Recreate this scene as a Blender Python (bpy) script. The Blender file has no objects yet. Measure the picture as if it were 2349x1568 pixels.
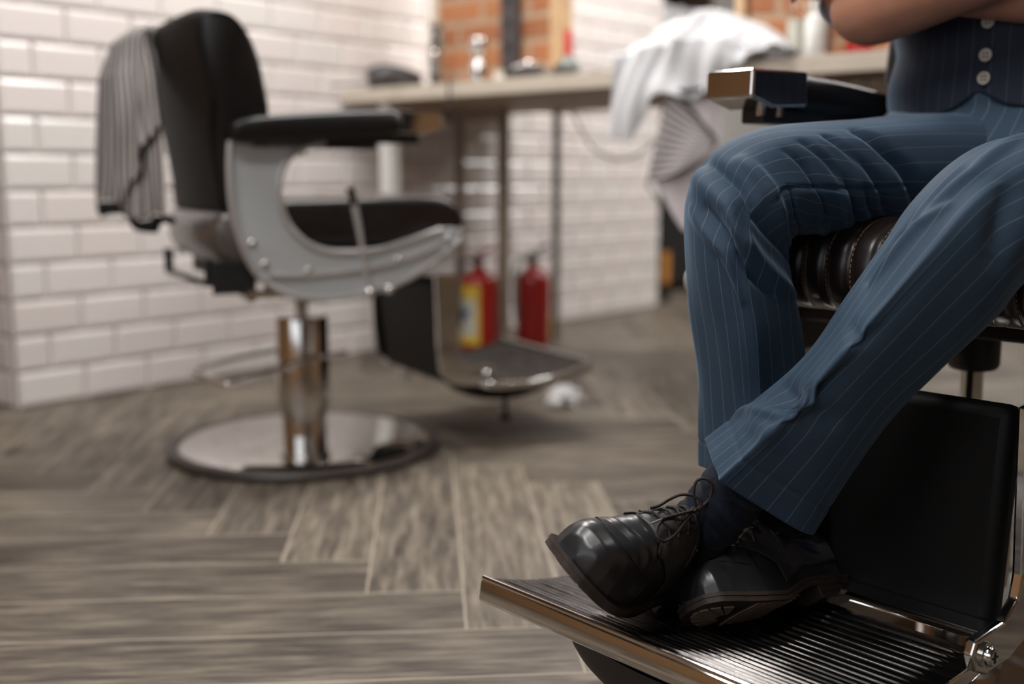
import bpy, math, random
import numpy as np
from mathutils import Matrix, Vector
S = bpy.context.scene
COL = S.collection
random.seed(7)
RAD = math.radians
# ------------------------------------------------------------------ camera, world, lights
cam_data = bpy.data.cameras.new('camera')
cam = bpy.data.objects.new('camera', cam_data)
COL.objects.link(cam)
cam.location = (-1.4073, -3.0506, 0.6537)
cam.rotation_euler = (math.pi / 2 - 0.14988, 0, -0.8598)
cam_data.sensor_width = 36
cam_data.lens = 2537 / 2349 * 36
cam_data.clip_start = 0.02
cam_data.dof.use_dof = True
cam_data.dof.focus_distance = 1.17
cam_data.dof.aperture_fstop = 2.0
cam_data.dof.aperture_blades = 0
S.camera = cam

world = bpy.data.worlds.new('world')
S.world = world
world.use_nodes = True
wn = world.node_tree.nodes
wn['Background'].inputs[0].default_value = (0.80, 0.86, 1.0, 1)
wn['Background'].inputs[1].default_value = 0.14

vs = S.view_settings
vs.view_transform = 'Standard'
vs.look = 'None'
vs.gamma = 1
vs.exposure = 0.0
vs.use_curve_mapping = False

def area(name, loc, target, sx, sy, power, color):
    d = bpy.data.lights.new(name, 'AREA')
    d.shape = 'RECTANGLE'; d.size = sx; d.size_y = sy
    d.energy = power; d.color = color
    o = bpy.data.objects.new(name, d)
    COL.objects.link(o)
    o.location = loc
    v = Vector(target) - Vector(loc)
    o.rotation_euler = v.to_track_quat('-Z', 'Y').to_euler()
    return o
# daylight of the shop window behind and to the left of the camera, and the ceiling lamps' own light
WINDOW_LIGHT = area('window_light', (-2.75, -2.6, 1.75), (1.0, -1.6, 0.7), 2.6, 1.5, 3.5, (0.93, 0.96, 1.0))
CEILING_LAMPS = [(-1.1, -1.1, 21), (0.6, -1.0, 46), (2.5, -0.9, 50), (-1.5, -2.3, 27), (1.2, -3.3, 3), (2.9, -2.9, 26), (4.6, -1.4, 36)]
for i, (x, y, p) in enumerate(CEILING_LAMPS):
    area('lamp_light', (x, y, 2.66), (x, y, 0), 1.2, 0.14, p, (1.0, 0.972, 0.945))

# ------------------------------------------------------------------ helpers
def tag(o, label=None, cat=None, group=None, kind=None):
    if label: o['label'] = label
    if cat: o['category'] = cat
    if group: o['group'] = group
    if kind: o['kind'] = kind
    return o

def thing(name, loc, rz, label, cat, group=None):
    o = bpy.data.objects.new(name, None)
    COL.objects.link(o)
    o.location = loc
    o.rotation_euler = (0, 0, rz)
    o.empty_display_size = 0.1
    return tag(o, label, cat, group)

def rootmat(p):
    m = Matrix.Identity(4)
    while p is not None:
        m = Matrix.LocRotScale(p.location, p.rotation_euler, p.scale) @ m
        p = p.parent
    return m

def obj(name, geo, m, parent=None, smooth=True, bev=0, seg=2, sub=0, solid=0, world=False, ang=None, label=None):
    """geo = (verts, faces[, uvs per face corner[, material index per face]]) -> one mesh object"""
    V, F = geo[0], geo[1]
    if world and parent is not None:
        inv = rootmat(parent).inverted()
        V = [tuple(inv @ Vector(v)) for v in V]
    me = bpy.data.meshes.new(name)
    me.from_pydata([tuple(float(c) for c in v) for v in V], [], F)
    if len(geo) > 2 and geo[2] is not None:
        ul = me.uv_layers.new(name='UVMap')
        k = 0
        for f in geo[2]:
            for c in f:
                ul.data[k].uv = c
                k += 1
    ms = m if isinstance(m, (list, tuple)) else [m]
    for x in ms:
        me.materials.append(x)
    if len(geo) > 3 and geo[3] is not None:
        for p, i in zip(me.polygons, geo[3]):
            p.material_index = i
    import bmesh
    bm = bmesh.new(); bm.from_mesh(me)
    bmesh.ops.recalc_face_normals(bm, faces=bm.faces)
    bm.to_mesh(me); bm.free()
    if smooth:
        for p in me.polygons:
            p.use_smooth = True
    o = bpy.data.objects.new(name, me)
    COL.objects.link(o)
    o.parent = parent
    if solid:
        md = o.modifiers.new('solid', 'SOLIDIFY'); md.thickness = solid; md.offset = 0
    if bev:
        md = o.modifiers.new('bevel', 'BEVEL'); md.width = bev; md.segments = seg; md.limit_method = 'ANGLE'; md.angle_limit = RAD(35)
        md.harden_normals = False
    if sub:
        md = o.modifiers.new('sub', 'SUBSURF'); md.levels = sub; md.render_levels = sub
    if smooth and not sub:
        try:
            me.set_sharp_from_angle(angle=RAD(ang or 42))
        except Exception:
            pass
    if label: o['label'] = label
    return o

def join(*gs):
    V, F, U, M = [], [], [], []
    hasuv = any(len(g) > 2 and g[2] is not None for g in gs)
    for k, g in enumerate(gs):
        b = len(V)
        V += list(g[0]); F += [[i + b for i in f] for f in g[1]]
        if hasuv:
            U += g[2] if len(g) > 2 and g[2] is not None else [[(0, 0)] * len(f) for f in g[1]]
        M += g[3] if len(g) > 3 and g[3] is not None else [0] * len(g[1])
    return V, F, (U if hasuv else None), M

def mi(g, i):
    return g[0], g[1], (g[2] if len(g) > 2 else None), [i] * len(g[1])

def tr(g, M):
    return ([tuple(M @ Vector(v)) for v in g[0]],) + tuple(g[1:])

def T(x=0, y=0, z=0, rx=0, ry=0, rz=0, s=1):
    return Matrix.Translation((x, y, z)) @ Matrix.Rotation(rz, 4, 'Z') @ Matrix.Rotation(ry, 4, 'Y') @ Matrix.Rotation(rx, 4, 'X') @ Matrix.Scale(s, 4)

def box(cx, cy, cz, sx, sy, sz):
    V = [(cx + a * sx / 2, cy + b * sy / 2, cz + c * sz / 2) for a in (-1, 1) for b in (-1, 1) for c in (-1, 1)]
    F = [[0, 1, 3, 2], [4, 6, 7, 5], [0, 4, 5, 1], [2, 3, 7, 6], [0, 2, 6, 4], [1, 5, 7, 3]]
    return V, F

def box2(x0, x1, y0, y1, z0, z1):
    return box((x0 + x1) / 2, (y0 + y1) / 2, (z0 + z1) / 2, x1 - x0, y1 - y0, z1 - z0)

def lathe(prof, n=40, cx=0, cy=0, cz=0):
    V, F = [], []
    for r, z in prof:
        for k in range(n):
            a = 2 * math.pi * k / n
            V.append((cx + r * math.cos(a), cy + r * math.sin(a), cz + z))
    for i in range(len(prof) - 1):
        for k in range(n):
            F.append([i * n + k, i * n + (k + 1) % n, (i + 1) * n + (k + 1) % n, (i + 1) * n + k])
    F.append(list(range(n))[::-1])
    F.append([(len(prof) - 1) * n + k for k in range(n)])
    return V, F

def catmull(P, n):
    P = np.asarray(P, float)
    m = len(P)
    Q = np.vstack([2 * P[0] - P[1], P, 2 * P[-1] - P[-2]])
    out = []
    for t in np.linspace(0, m - 1, n):
        i = min(int(t), m - 2); f = t - i
        p0, p1, p2, p3 = Q[i], Q[i + 1], Q[i + 2], Q[i + 3]
        out.append(.5 * ((2 * p1) + (-p0 + p2) * f + (2 * p0 - 5 * p1 + 4 * p2 - p3) * f * f + (-p0 + 3 * p1 - 3 * p2 + p3) * f ** 3))
    return np.array(out)

def tube(P, r, n=10, closed=False, sm=0, caps=True, flat=1.0, up=None):
    """round bar along points P, radius r (number or list); sm = resample with a smooth spline"""
    P = [np.array(p, float) for p in P]
    R = list(r) if isinstance(r, (list, tuple)) else [r] * len(P)
    if sm:
        Q = [np.append(p, q) for p, q in zip(P, R)]
        if closed: Q = Q + [Q[0]]
        C = catmull(Q, sm)
        if closed: C = C[:-1]
        P = [c[:3] for c in C]; R = [max(c[3], 1e-5) for c in C]
    m = len(P)
    V, F = [], []
    ref = np.array(up, float) if up is not None else None
    N = None
    for i in range(m):
        if closed: t = P[(i + 1) % m] - P[i - 1]
        else: t = P[min(i + 1, m - 1)] - P[max(i - 1, 0)]
        t = t / (np.linalg.norm(t) + 1e-12)
        if ref is not None:
            N = ref - ref.dot(t) * t
        elif N is None:
            a = np.array([0, 0, 1.0]) if abs(t[2]) < .9 else np.array([1.0, 0, 0])
            N = a - a.dot(t) * t
        else:
            N = N - N.dot(t) * t
        N = N / (np.linalg.norm(N) + 1e-12)
        B = np.cross(t, N)
        for k in range(n):
            a = 2 * math.pi * k / n
            V.append(tuple(P[i] + R[i] * (math.cos(a) * N + math.sin(a) * flat * B)))
    for i in range(m if closed else m - 1):
        for k in range(n):
            F.append([i * n + k, i * n + (k + 1) % n, ((i + 1) % m) * n + (k + 1) % n, ((i + 1) % m) * n + k])
    if caps and not closed:
        F.append(list(range(n))); F.append([(m - 1) * n + k for k in range(n)][::-1])
    return V, F

def bar(P, w, h, up=(0, 0, 1), sm=0):
    """rectangular bar along P: width w across, height h along up"""
    P = [np.array(p, float) for p in P]
    if sm: P = list(catmull(P, sm))
    V, F = [], []
    m = len(P); up = np.array(up, float)
    for i in range(m):
        t = P[min(i + 1, m - 1)] - P[max(i - 1, 0)]; t /= np.linalg.norm(t)
        U = up - up.dot(t) * t; U /= np.linalg.norm(U)
        B = np.cross(t, U)
        for a, b in ((-1, -1), (1, -1), (1, 1), (-1, 1)):
            V.append(tuple(P[i] + B * a * w / 2 + U * b * h / 2))
    for i in range(m - 1):
        for k in range(4):
            F.append([i * 4 + k, i * 4 + (k + 1) % 4, (i + 1) * 4 + (k + 1) % 4, (i + 1) * 4 + k])
    F.append([0, 1, 2, 3]); F.append([(m - 1) * 4 + k for k in (3, 2, 1, 0)])
    return V, F

def prism(poly, a0, a1, axis='y'):
    """2-D outline (u, v) extruded from a0 to a1 along the axis; y: (x,z), x: (y,z), z: (x,y)"""
    n = len(poly)
    def P(u, v, a):
        return (u, a, v) if axis == 'y' else ((a, u, v) if axis == 'x' else (u, v, a))
    V = [P(u, v, a0) for u, v in poly] + [P(u, v, a1) for u, v in poly]
    F = [list(range(n)), [n + i for i in range(n)][::-1]]
    for i in range(n):
        F.append([i, (i + 1) % n, n + (i + 1) % n, n + i])
    return V, F

def smoothpoly(P, n, closed=True):
    P = [tuple(p) for p in P]
    if closed:
        Q = P + [P[0], P[1]]
        C = catmull([P[-1]] + Q, (len(P) + 2) * 8 + 1)
        seg = 8
        C = C[seg:seg + len(P) * seg]
        return [tuple(c) for c in C]
    return [tuple(c) for c in catmull(P, n)]

def grid(fn, nu, nv, closed_u=False, su=1, sv=1, caps=False):
    """surface from fn(u,v), u,v in 0..1"""
    nc = nu if closed_u else nu + 1
    V = [tuple(fn(i / nu, j / nv)) for j in range(nv + 1) for i in range(nc)]
    F, U = [], []
    for j in range(nv):
        for i in range(nu):
            a = j * nc + i; b = j * nc + (i + 1) % nc
            F.append([a, b, b + nc, a + nc])
            U.append([(i / nu * su, j / nv * sv), ((i + 1) / nu * su, j / nv * sv), ((i + 1) / nu * su, (j + 1) / nv * sv), (i / nu * su, (j + 1) / nv * sv)])
    if caps and closed_u:
        F.append(list(range(nc))[::-1]); U.append([(0, 0)] * nc)
        F.append([nv * nc + i for i in range(nc)]); U.append([(0, 0)] * nc)
    return V, F, U

def sphere(cx, cy, cz, r, n=14, m=8, sz=1.0):
    prof = [(max(r * math.sin(math.pi * i / m), 1e-5), -r * sz * math.cos(math.pi * i / m)) for i in range(m + 1)]
    return lathe(prof, n, cx, cy, cz)

# ------------------------------------------------------------------ materials
def nodes(name):
    m = bpy.data.materials.new(name); m.use_nodes = True
    nt = m.node_tree
    return m, nt, nt.nodes['Principled BSDF']

def N(nt, typ, **kw):
    n = nt.nodes.new(typ)
    for k, v in kw.items():
        if k == 'inp':
            for a, b in v.items(): n.inputs[a].default_value = b
        else: setattr(n, k, v)
    return n

def M(nt, op, a, b=None, c=None):
    n = nt.nodes.new('ShaderNodeMath'); n.operation = op
    for i, x in enumerate((a, b, c)):
        if x is None: continue
        if isinstance(x, (int, float)): n.inputs[i].default_value = x
        else: nt.links.new(x, n.inputs[i])
    return n.outputs[0]

def ramp(nt, fac, stops):
    n = nt.nodes.new('ShaderNodeValToRGB')
    el = n.color_ramp.elements
    while len(el) > 1: el.remove(el[-1])
    el[0].position = stops[0][0]; el[0].color = tuple(stops[0][1]) + (1,)
    for p, c in stops[1:]:
        e = el.new(p); e.color = tuple(c) + (1,)
    nt.links.new(fac, n.inputs[0])
    return n.outputs[0]

def mixc(nt, fac, a, b):
    n = nt.nodes.new('ShaderNodeMix'); n.data_type = 'RGBA'
    if isinstance(fac, (int, float)): n.inputs[0].default_value = fac
    else: nt.links.new(fac, n.inputs[0])
    for i, x in ((6, a), (7, b)):
        if isinstance(x, tuple): n.inputs[i].default_value = x + (1,) if len(x) == 3 else x
        else: nt.links.new(x, n.inputs[i])
    return n.outputs[2]

def bump(nt, bsdf, h, strength, dist=0.001):
    b = N(nt, 'ShaderNodeBump', inp={'Strength': strength, 'Distance': dist})
    nt.links.new(h, b.inputs['Height']); nt.links.new(b.outputs[0], bsdf.inputs['Normal'])
    return b

def noise(nt, scale, detail=3, rough=.5, vec=None, dim=None):
    n = N(nt, 'ShaderNodeTexNoise', inp={'Scale': scale, 'Detail': detail, 'Roughness': rough})
    if vec is not None: nt.links.new(vec, n.inputs['Vector'])
    return n.outputs['Fac']

def coord(nt, kind='Object'):
    return N(nt, 'ShaderNodeTexCoord').outputs[kind]

def scaled(nt, vec, s):
    m = N(nt, 'ShaderNodeMapping'); m.inputs['Scale'].default_value = s
    nt.links.new(vec, m.inputs['Vector'])
    return m.outputs[0]

def plain(name, col, rough=.5, metal=0, var=.12, nscale=25, bmp=0, coat=0, spec=.5, sheen=0, trans=0, bscale=None):
    m, nt, b = nodes(name)
    b.inputs['Roughness'].default_value = rough
    b.inputs['Metallic'].default_value = metal
    b.inputs['Specular IOR Level'].default_value = spec
    b.inputs['Coat Weight'].default_value = coat
    b.inputs['Sheen Weight'].default_value = sheen
    b.inputs['Transmission Weight'].default_value = trans
    v = coord(nt)
    n = noise(nt, nscale, 4, .6, v)
    d = tuple(c * (1 - var) for c in col); l = tuple(min(c * (1 + var), 1) for c in col)
    nt.links.new(ramp(nt, n, [(.3, d), (.7, l)]), b.inputs['Base Color'])
    if bmp:
        bump(nt, b, noise(nt, bscale or nscale * 6, 4, .6, v), bmp)
    return m

chrome = plain('chrome', (.74, .73, .72), .07, 1, .03)
chrome_worn = plain('worn_chrome', (.66, .64, .62), .16, 1, .08, 12, .05)
steel_brushed = plain('brushed_steel', (.30, .29, .285), .30, 1, .12, 8)
nickel = plain('nickel', (.62, .55, .46), .2, 1, .1)
black_leather = plain('black_leather', (.008, .007, .007), .40, 0, .25, 30, .10, 0, .4, 0, 0, 420)
seat_leather = plain('seat_leather', (.012, .008, .007), .33, 0, .3, 30, .10, 0, .5, 0, 0, 380)
black_paint = plain('black_paint', (.012, .012, .013), .45)
black_rubber = plain('black_rubber', (.03, .024, .021), .6)
base_rim = plain('base_rim', (.045, .034, .029), .42)
grey_metal = plain('grey_enamel', (.56, .585, .60), .33, .25, .05, 10, 0, .25)
grey_rim = plain('grey_rim', (.50, .48, .47), .30, .4, .06)
stitch = plain('stitch_thread', (.30, .17, .09), .8)
cream = plain('cream_laminate', (.62, .54, .45), .5, 0, .05, 8)
cream_post = plain('white_post', (.78, .77, .74), .45, 0, .04)
tan_post = plain('beige_post', (.34, .28, .22), .5, 0, .1)
green_post = plain('grey_green_post', (.17, .17, .14), .5, .2, .1)
brown_board = plain('brown_board', (.115, .075, .045), .35, 0, .25, 6)
wood_tan = plain('pale_wood', (.56, .38, .22), .5, 0, .18, 14)
red_paint = plain('red_paint', (.42, .012, .008), .28, 0, .06, 8, 0, .4)
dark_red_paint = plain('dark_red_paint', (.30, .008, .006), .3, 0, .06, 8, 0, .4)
yellow_paper = plain('yellow_label', (.75, .52, .06), .5)
pale_paper = plain('pale_label', (.60, .60, .52), .5)
blue_paper = plain('blue_label', (.10, .16, .32), .5)
white_plastic = plain('white_plastic', (.82, .81, .78), .35)
white_paint = plain('white_paint', (.74, .73, .70), .6)
ceiling_paint = plain('ceiling_paint', (.16, .15, .14), .8)
dark_wall = plain('warm_wall_paint', (.30, .165, .075), .8)
paper = plain('tissue_paper', (.86, .86, .86), .8)
towel_mat = plain('white_terry', (.64, .64, .66), .95, 0, .04, 40, .35, 0, .2, .3, 0, 260)
pink_cloth = plain('pinkish_grey_cloth', (.50, .45, .46), .9, 0, .05, 20, 0, 0, .2, .2)
dark_cloth = plain('black_lining', (.012, .013, .015), .8, 0, .1, 20, 0, 0, .3)
grey_plastic = plain('grey_plastic', (.035, .030, .030), .4)
dark_wood = plain('dark_shelf_wood', (.045, .026, .018), .5, 0, .3, 9)
skin = plain('skin', (.43, .20, .125), .48, 0, .12, 14, .12, 0, .4, 0, 0, 160)
skin.node_tree.nodes['Principled BSDF'].inputs['Subsurface Weight'].default_value = .08
skin.node_tree.nodes['Principled BSDF'].inputs['Subsurface Radius'].default_value = (.01, .004, .002)
hair_mat = plain('dark_hair', (.03, .02, .014), .5, 0, .4, 80, .5)
shirt_mat = plain('white_shirt', (.62, .62, .66), .85, 0, .03, 20, .1, 0, .2)
sock_mat = plain('navy_sock', (.009, .012, .022), .95, 0, .35, 160, .9, 0, .15, .08, 0, 700)
shoe_leather = plain('shoe_leather', (.021, .021, .023), .30, 0, .3, 18, .16, .0, .6, 0, 0, 120)
shoe_leather2 = plain('shoe_leather_quarter', (.034, .034, .036), .46, 0, .3, 18, .16, 0, .5, 0, 0, 160)
sole_rubber = plain('sole_rubber', (.040, .030, .026), .5, 0, .35, 30, .3, 0, .35)
tread_rubber = plain('tread_rubber', (.19, .15, .115), .7, 0, .3, 40, .3)
lace_mat = plain('waxed_lace', (.022, .016, .013), .6, 0, .3, 300, .8, 0, .4, 0, 0, 900)
seam_mat = plain('seam_thread', (.006, .006, .006), .6)
eyelet_metal = plain('eyelet_metal', (.5, .46, .42), .25, 1, .1)

def glass_mat(name, col, rough=.02):
    m, nt, b = nodes(name)
    b.inputs['Transmission Weight'].default_value = 1
    b.inputs['Roughness'].default_value = rough
    n = noise(nt, 3, 1)
    nt.links.new(ramp(nt, n, [(0, col), (1, tuple(min(1, c * 1.03) for c in col))]), b.inputs['Base Color'])
    return m
clear_glass = glass_mat('clear_glass', (.93, .95, .95))

# pinstriped suiting: UV u runs round the garment in metres, v along it
def pinstripe(name, base, line, pitch=.0165, w=.0009, weave=.5):
    m, nt, b = nodes(name)
    uv = coord(nt, 'UV')
    sx = N(nt, 'ShaderNodeSeparateXYZ'); nt.links.new(uv, sx.inputs[0])
    wob = M(nt, 'MULTIPLY', M(nt, 'SUBTRACT', noise(nt, 9, 2, .5, uv), .5), .0016)
    u = M(nt, 'ADD', sx.outputs[0], wob)
    fr = M(nt, 'FRACT', M(nt, 'DIVIDE', u, pitch))
    d = M(nt, 'ABSOLUTE', M(nt, 'SUBTRACT', fr, .5))
    line_m = M(nt, 'SUBTRACT', 1, M(nt, 'SMOOTH_MIN', M(nt, 'DIVIDE', d, w / pitch), 1, .1))
    dash = M(nt, 'GREATER_THAN', M(nt, 'FRACT', M(nt, 'MULTIPLY', sx.outputs[1], 520)), .22)
    lm = M(nt, 'MULTIPLY', M(nt, 'MAXIMUM', line_m, 0), M(nt, 'ADD', M(nt, 'MULTIPLY', dash, .5), .5))
    n1 = noise(nt, 30, 4, .6, scaled(nt, uv, (40, 12, 1)))
    base_c = ramp(nt, n1, [(.25, tuple(c * .86 for c in base)), (.75, tuple(c * 1.14 for c in base))])
    nt.links.new(mixc(nt, M(nt, 'MINIMUM', lm, 1), base_c, line), b.inputs['Base Color'])
    b.inputs['Roughness'].default_value = .72
    b.inputs['Specular IOR Level'].default_value = .3
    b.inputs['Sheen Weight'].default_value = .35
    b.inputs['Sheen Roughness'].default_value = .4
    b.inputs['Sheen Tint'].default_value = (.48, .66, .88, 1)
    wv = N(nt, 'ShaderNodeTexWave', inp={'Scale': 260, 'Distortion': 1.5, 'Detail': 1}); nt.links.new(uv, wv.inputs['Vector'])
    wv.bands_direction = 'DIAGONAL'
    bump(nt, b, M(nt, 'ADD', wv.outputs['Fac'], n1), .12 * weave, .0006)
    return m
suiting = pinstripe('navy_pinstripe', (.027, .053, .089), (.125, .16, .205), w=.0007)
vest_cloth = pinstripe('navy_pinstripe_vest', (.010, .015, .030), (.045, .058, .085))

def stripes(name, a, b2, pitch, duty=.5, soft=.06, ch=0, rough=.8):
    m, nt, b = nodes(name)
    uv = coord(nt, 'UV'); sx = N(nt, 'ShaderNodeSeparateXYZ'); nt.links.new(uv, sx.inputs[0])
    fr = M(nt, 'FRACT', M(nt, 'DIVIDE', sx.outputs[ch], pitch))
    d = M(nt, 'MULTIPLY', M(nt, 'ABSOLUTE', M(nt, 'SUBTRACT', fr, .5)), 2)
    nt.links.new(ramp(nt, d, [(duty - soft, a), (duty + soft, b2)]), b.inputs['Base Color'])
    b.inputs['Roughness'].default_value = rough
    b.inputs['Specular IOR Level'].default_value = .25
    return m
cape_stripe = stripes('barber_cape_stripes', (.025, .026, .032), (.44, .40, .38), .0165, .45, .1)
cape_stripe2 = stripes('barber_cape_stripes_pale', (.09, .08, .085), (.48, .44, .44), .021, .42, .12, ch=1)

# glazed white tile, grout, brick, floor
def tile_mat():
    m, nt, b = nodes('white_glazed_tile')
    g = N(nt, 'ShaderNodeNewGeometry').outputs['Random Per Island']
    nt.links.new(ramp(nt, g, [(0, (.72, .66, .64)), (.5, (.74, .69, .67)), (1, (.71, .68, .655))]), b.inputs['Base Color'])
    b.inputs['Roughness'].default_value = .22
    bump(nt, b, noise(nt, 7, 2, .5, coord(nt)), .10, .004)
    return m
tile = tile_mat()
grout = plain('grey_grout', (.33, .29, .265), .9, 0, .15, 30)

def brick_mat():
    m, nt, b = nodes('orange_brick')
    uv = coord(nt, 'UV')
    br = N(nt, 'ShaderNodeTexBrick', inp={'Scale': 1.0, 'Mortar Size': .012, 'Mortar Smooth': .4, 'Bias': -.1, 'Brick Width': .215, 'Row Height': .083,
           'Color1': (.46, .17, .07, 1), 'Color2': (.26, .075, .032, 1), 'Mortar': (.46, .36, .26, 1)})
    d = noise(nt, 14, 5, .65, uv)
    w = N(nt, 'ShaderNodeVectorMath', operation='MULTIPLY_ADD'); 
    nz = N(nt, 'ShaderNodeTexNoise', inp={'Scale': 22, 'Detail': 3}); nt.links.new(uv, nz.inputs['Vector'])
    nt.links.new(nz.outputs['Color'], w.inputs[0]); w.inputs[1].default_value = (.018, .018, 0); nt.links.new(uv, w.inputs[2])
    nt.links.new(w.outputs[0], br.inputs['Vector'])
    c = mixc(nt, M(nt, 'MULTIPLY', ramp(nt, d, [(.35, (0, 0, 0)), (.62, (1, 1, 1))]), .55), br.outputs['Color'], (.36, .20, .10))
    c = mixc(nt, ramp(nt, noise(nt, 9, 4, .6, uv), [(.66, (0, 0, 0)), (.74, (1, 1, 1))]), c, (.12, .07, .045))
    nt.links.new(c, b.inputs['Base Color'])
    b.inputs['Roughness'].default_value = .9
    bump(nt, b, M(nt, 'ADD', M(nt, 'SUBTRACT', 1, br.outputs['Fac']), M(nt, 'MULTIPLY', d, .5)), .8, .006)
    return m
brick = brick_mat()

def floor_mat():
    """herringbone of wood-look planks 15.3 cm wide and six widths long, laid at 45 degrees to the walls"""
    m, nt, b = nodes('herringbone_wood_tile')
    P = N(nt, 'ShaderNodeSeparateXYZ'); nt.links.new(coord(nt), P.inputs[0])
    w = .153; q = 1 / math.sqrt(2)
    s = M(nt, 'MULTIPLY', M(nt, 'ADD', P.outputs[0], P.outputs[1]), q)
    t = M(nt, 'MULTIPLY', M(nt, 'SUBTRACT', P.outputs[0], P.outputs[1]), q)
    a = M(nt, 'DIVIDE', M(nt, 'SUBTRACT', t, 1.0565), w)
    bb = M(nt, 'DIVIDE', M(nt, 'ADD', s, 1.47), w)
    ka = M(nt, 'FLOOR', a); kb = M(nt, 'FLOOR', bb)
    fa = M(nt, 'SUBTRACT', a, ka); fb = M(nt, 'SUBTRACT', bb, kb)
    mm = M(nt, 'FLOORED_MODULO', M(nt, 'ADD', ka, kb), 12)
    isS = M(nt, 'LESS_THAN', mm, 5.5)
    def sel(x, y):   # isS ? x : y
        return M(nt, 'ADD', M(nt, 'MULTIPLY', isS, x), M(nt, 'MULTIPLY', M(nt, 'SUBTRACT', 1, isS), y))
    lon = sel(M(nt, 'ADD', mm, fb), M(nt, 'ADD', M(nt, 'SUBTRACT', mm, 6), fa))
    cro = sel(fa, fb)
    idA = sel(ka, kb)
    idB = sel(M(nt, 'SUBTRACT', kb, mm), M(nt, 'SUBTRACT', ka, M(nt, 'SUBTRACT', mm, 6)))
    e1 = M(nt, 'MINIMUM', cro, M(nt, 'SUBTRACT', 1, cro))
    e2 = M(nt, 'MINIMUM', lon, M(nt, 'SUBTRACT', 6, lon))
    e = M(nt, 'MINIMUM', e1, e2)
    gr = M(nt, 'LESS_THAN', e, .010)
    idv = N(nt, 'ShaderNodeCombineXYZ'); nt.links.new(idA, idv.inputs[0]); nt.links.new(idB, idv.inputs[1]); nt.links.new(isS, idv.inputs[2])
    wn_ = N(nt, 'ShaderNodeTexWhiteNoise'); nt.links.new(idv.outputs[0], wn_.inputs['Vector'])
    rnd = wn_.outputs['Value']
    gv = N(nt, 'ShaderNodeCombineXYZ')
    nt.links.new(M(nt, 'MULTIPLY', lon, .55), gv.inputs[0]); nt.links.new(M(nt, 'MULTIPLY', cro, 5.5), gv.inputs[1])
    nt.links.new(M(nt, 'MULTIPLY', rnd, 60), gv.inputs[2])
    g1 = noise(nt, 1.7, 6, .62, gv.outputs[0])
    gv2 = N(nt, 'ShaderNodeCombineXYZ')
    nt.links.new(M(nt, 'MULTIPLY', lon, 1.6), gv2.inputs[0]); nt.links.new(M(nt, 'MULTIPLY', cro, 34), gv2.inputs[1]); nt.links.new(M(nt, 'MULTIPLY', rnd, 90), gv2.inputs[2])
    g2 = noise(nt, 1.5, 5, .7, gv2.outputs[0])
    g = M(nt, 'ADD', M(nt, 'MULTIPLY', g1, .62), M(nt, 'MULTIPLY', g2, .38))
    g = M(nt, 'ADD', g, M(nt, 'MULTIPLY', M(nt, 'SUBTRACT', rnd, .5), .10))
    c = ramp(nt, g, [(.36, (.028, .020, .015)), (.45, (.070, .054, .041)), (.53, (.130, .106, .081)), (.66, (.26, .222, .172))])
    c = mixc(nt, gr, c, (.37, .315, .25))
    nt.links.new(c, b.inputs['Base Color'])
    nt.links.new(M(nt, 'ADD', .36, M(nt, 'MULTIPLY', g2, .22)), b.inputs['Roughness'])
    b.inputs['Specular IOR Level'].default_value = .45
    bump(nt, b, M(nt, 'ADD', M(nt, 'MULTIPLY', g2, .5), M(nt, 'MULTIPLY', gr, -.6)), .25, .002)
    return m
floor_m = floor_mat()

def emit(name, col, s):
    m, nt, b = nodes(name)
    b.inputs['Emission Color'].default_value = col + (1,)
    b.inputs['Emission Strength'].default_value = s
    b.inputs['Base Color'].default_value = col + (1,)
    return m
lamp_glow = emit('lamp_glow', (1.0, .96, .9), 12)
sky_glow = emit('window_daylight', (.86, .93, 1.0), .8)

shaded_leather = plain('shaded_black_leather', (.004, .004, .004), .55, 0, .2, 30, .08, 0, .25, 0, 0, 400)  # darker copy of the black leather, with shade put into its colour

button_mat = plain('horn_button', (.46, .42, .37), .28)
# ------------------------------------------------------------------ the setting
def struct(name, geo, m, **k):
    return tag(obj(name, geo, m, **k), kind='structure')

struct('floor', box2(-3.2, 8.0, -6.0, 4.0, -.06, 0), floor_m, smooth=False)
struct('ceiling', box2(-3.2, 8.0, -6.0, 4.0, 2.75, 2.83), ceiling_paint, smooth=False)

def tiled(x0, x1, z1, row=.1015, full=.203, g=.0035, bevel=.011, thick=.006, phase=0.0):
    """bevelled subway tiles on the plane y=0 (facing -y) over a grout bed, running bond, x along the wall"""
    V, F, MI = [], [], []
    b = box2(x0, x1, 0.0, 0.02, 0, z1)
    V += b[0]; F += b[1]; MI += [1] * 6
    r = 0; z = 0.0
    while z < z1 - .01:
        zt = min(z + row, z1)
        off = phase + (0 if r % 2 == 0 else -full / 2)
        x = x0 + off
        while x < x1:
            a, c = max(x, x0), min(x + full, x1)
            if c - a > .02:
                o = len(V)
                for (u0, u1, w0, w1, y) in ((a + g / 2, c - g / 2, z + g / 2, zt - g / 2, 0.0), (a + g / 2, c - g / 2, z + g / 2, zt - g / 2, -.0035),
                                            (a + g / 2 + bevel, c - g / 2 - bevel, z + g / 2 + bevel, zt - g / 2 - bevel, -.0035 - thick)):
                    V += [(u0, y, w0), (u1, y, w0), (u1, y, w1), (u0, y, w1)]
                for k in range(4):
                    F.append([o + k, o + (k + 1) % 4, o + 4 + (k + 1) % 4, o + 4 + k]); MI.append(0)
                    F.append([o + 4 + k, o + 4 + (k + 1) % 4, o + 8 + (k + 1) % 4, o + 8 + k]); MI.append(0)
                F.append([o + 8, o + 9, o + 10, o + 11]); MI.append(0)
            x += full
        z += row; r += 1
    return V, F, None, MI

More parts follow.
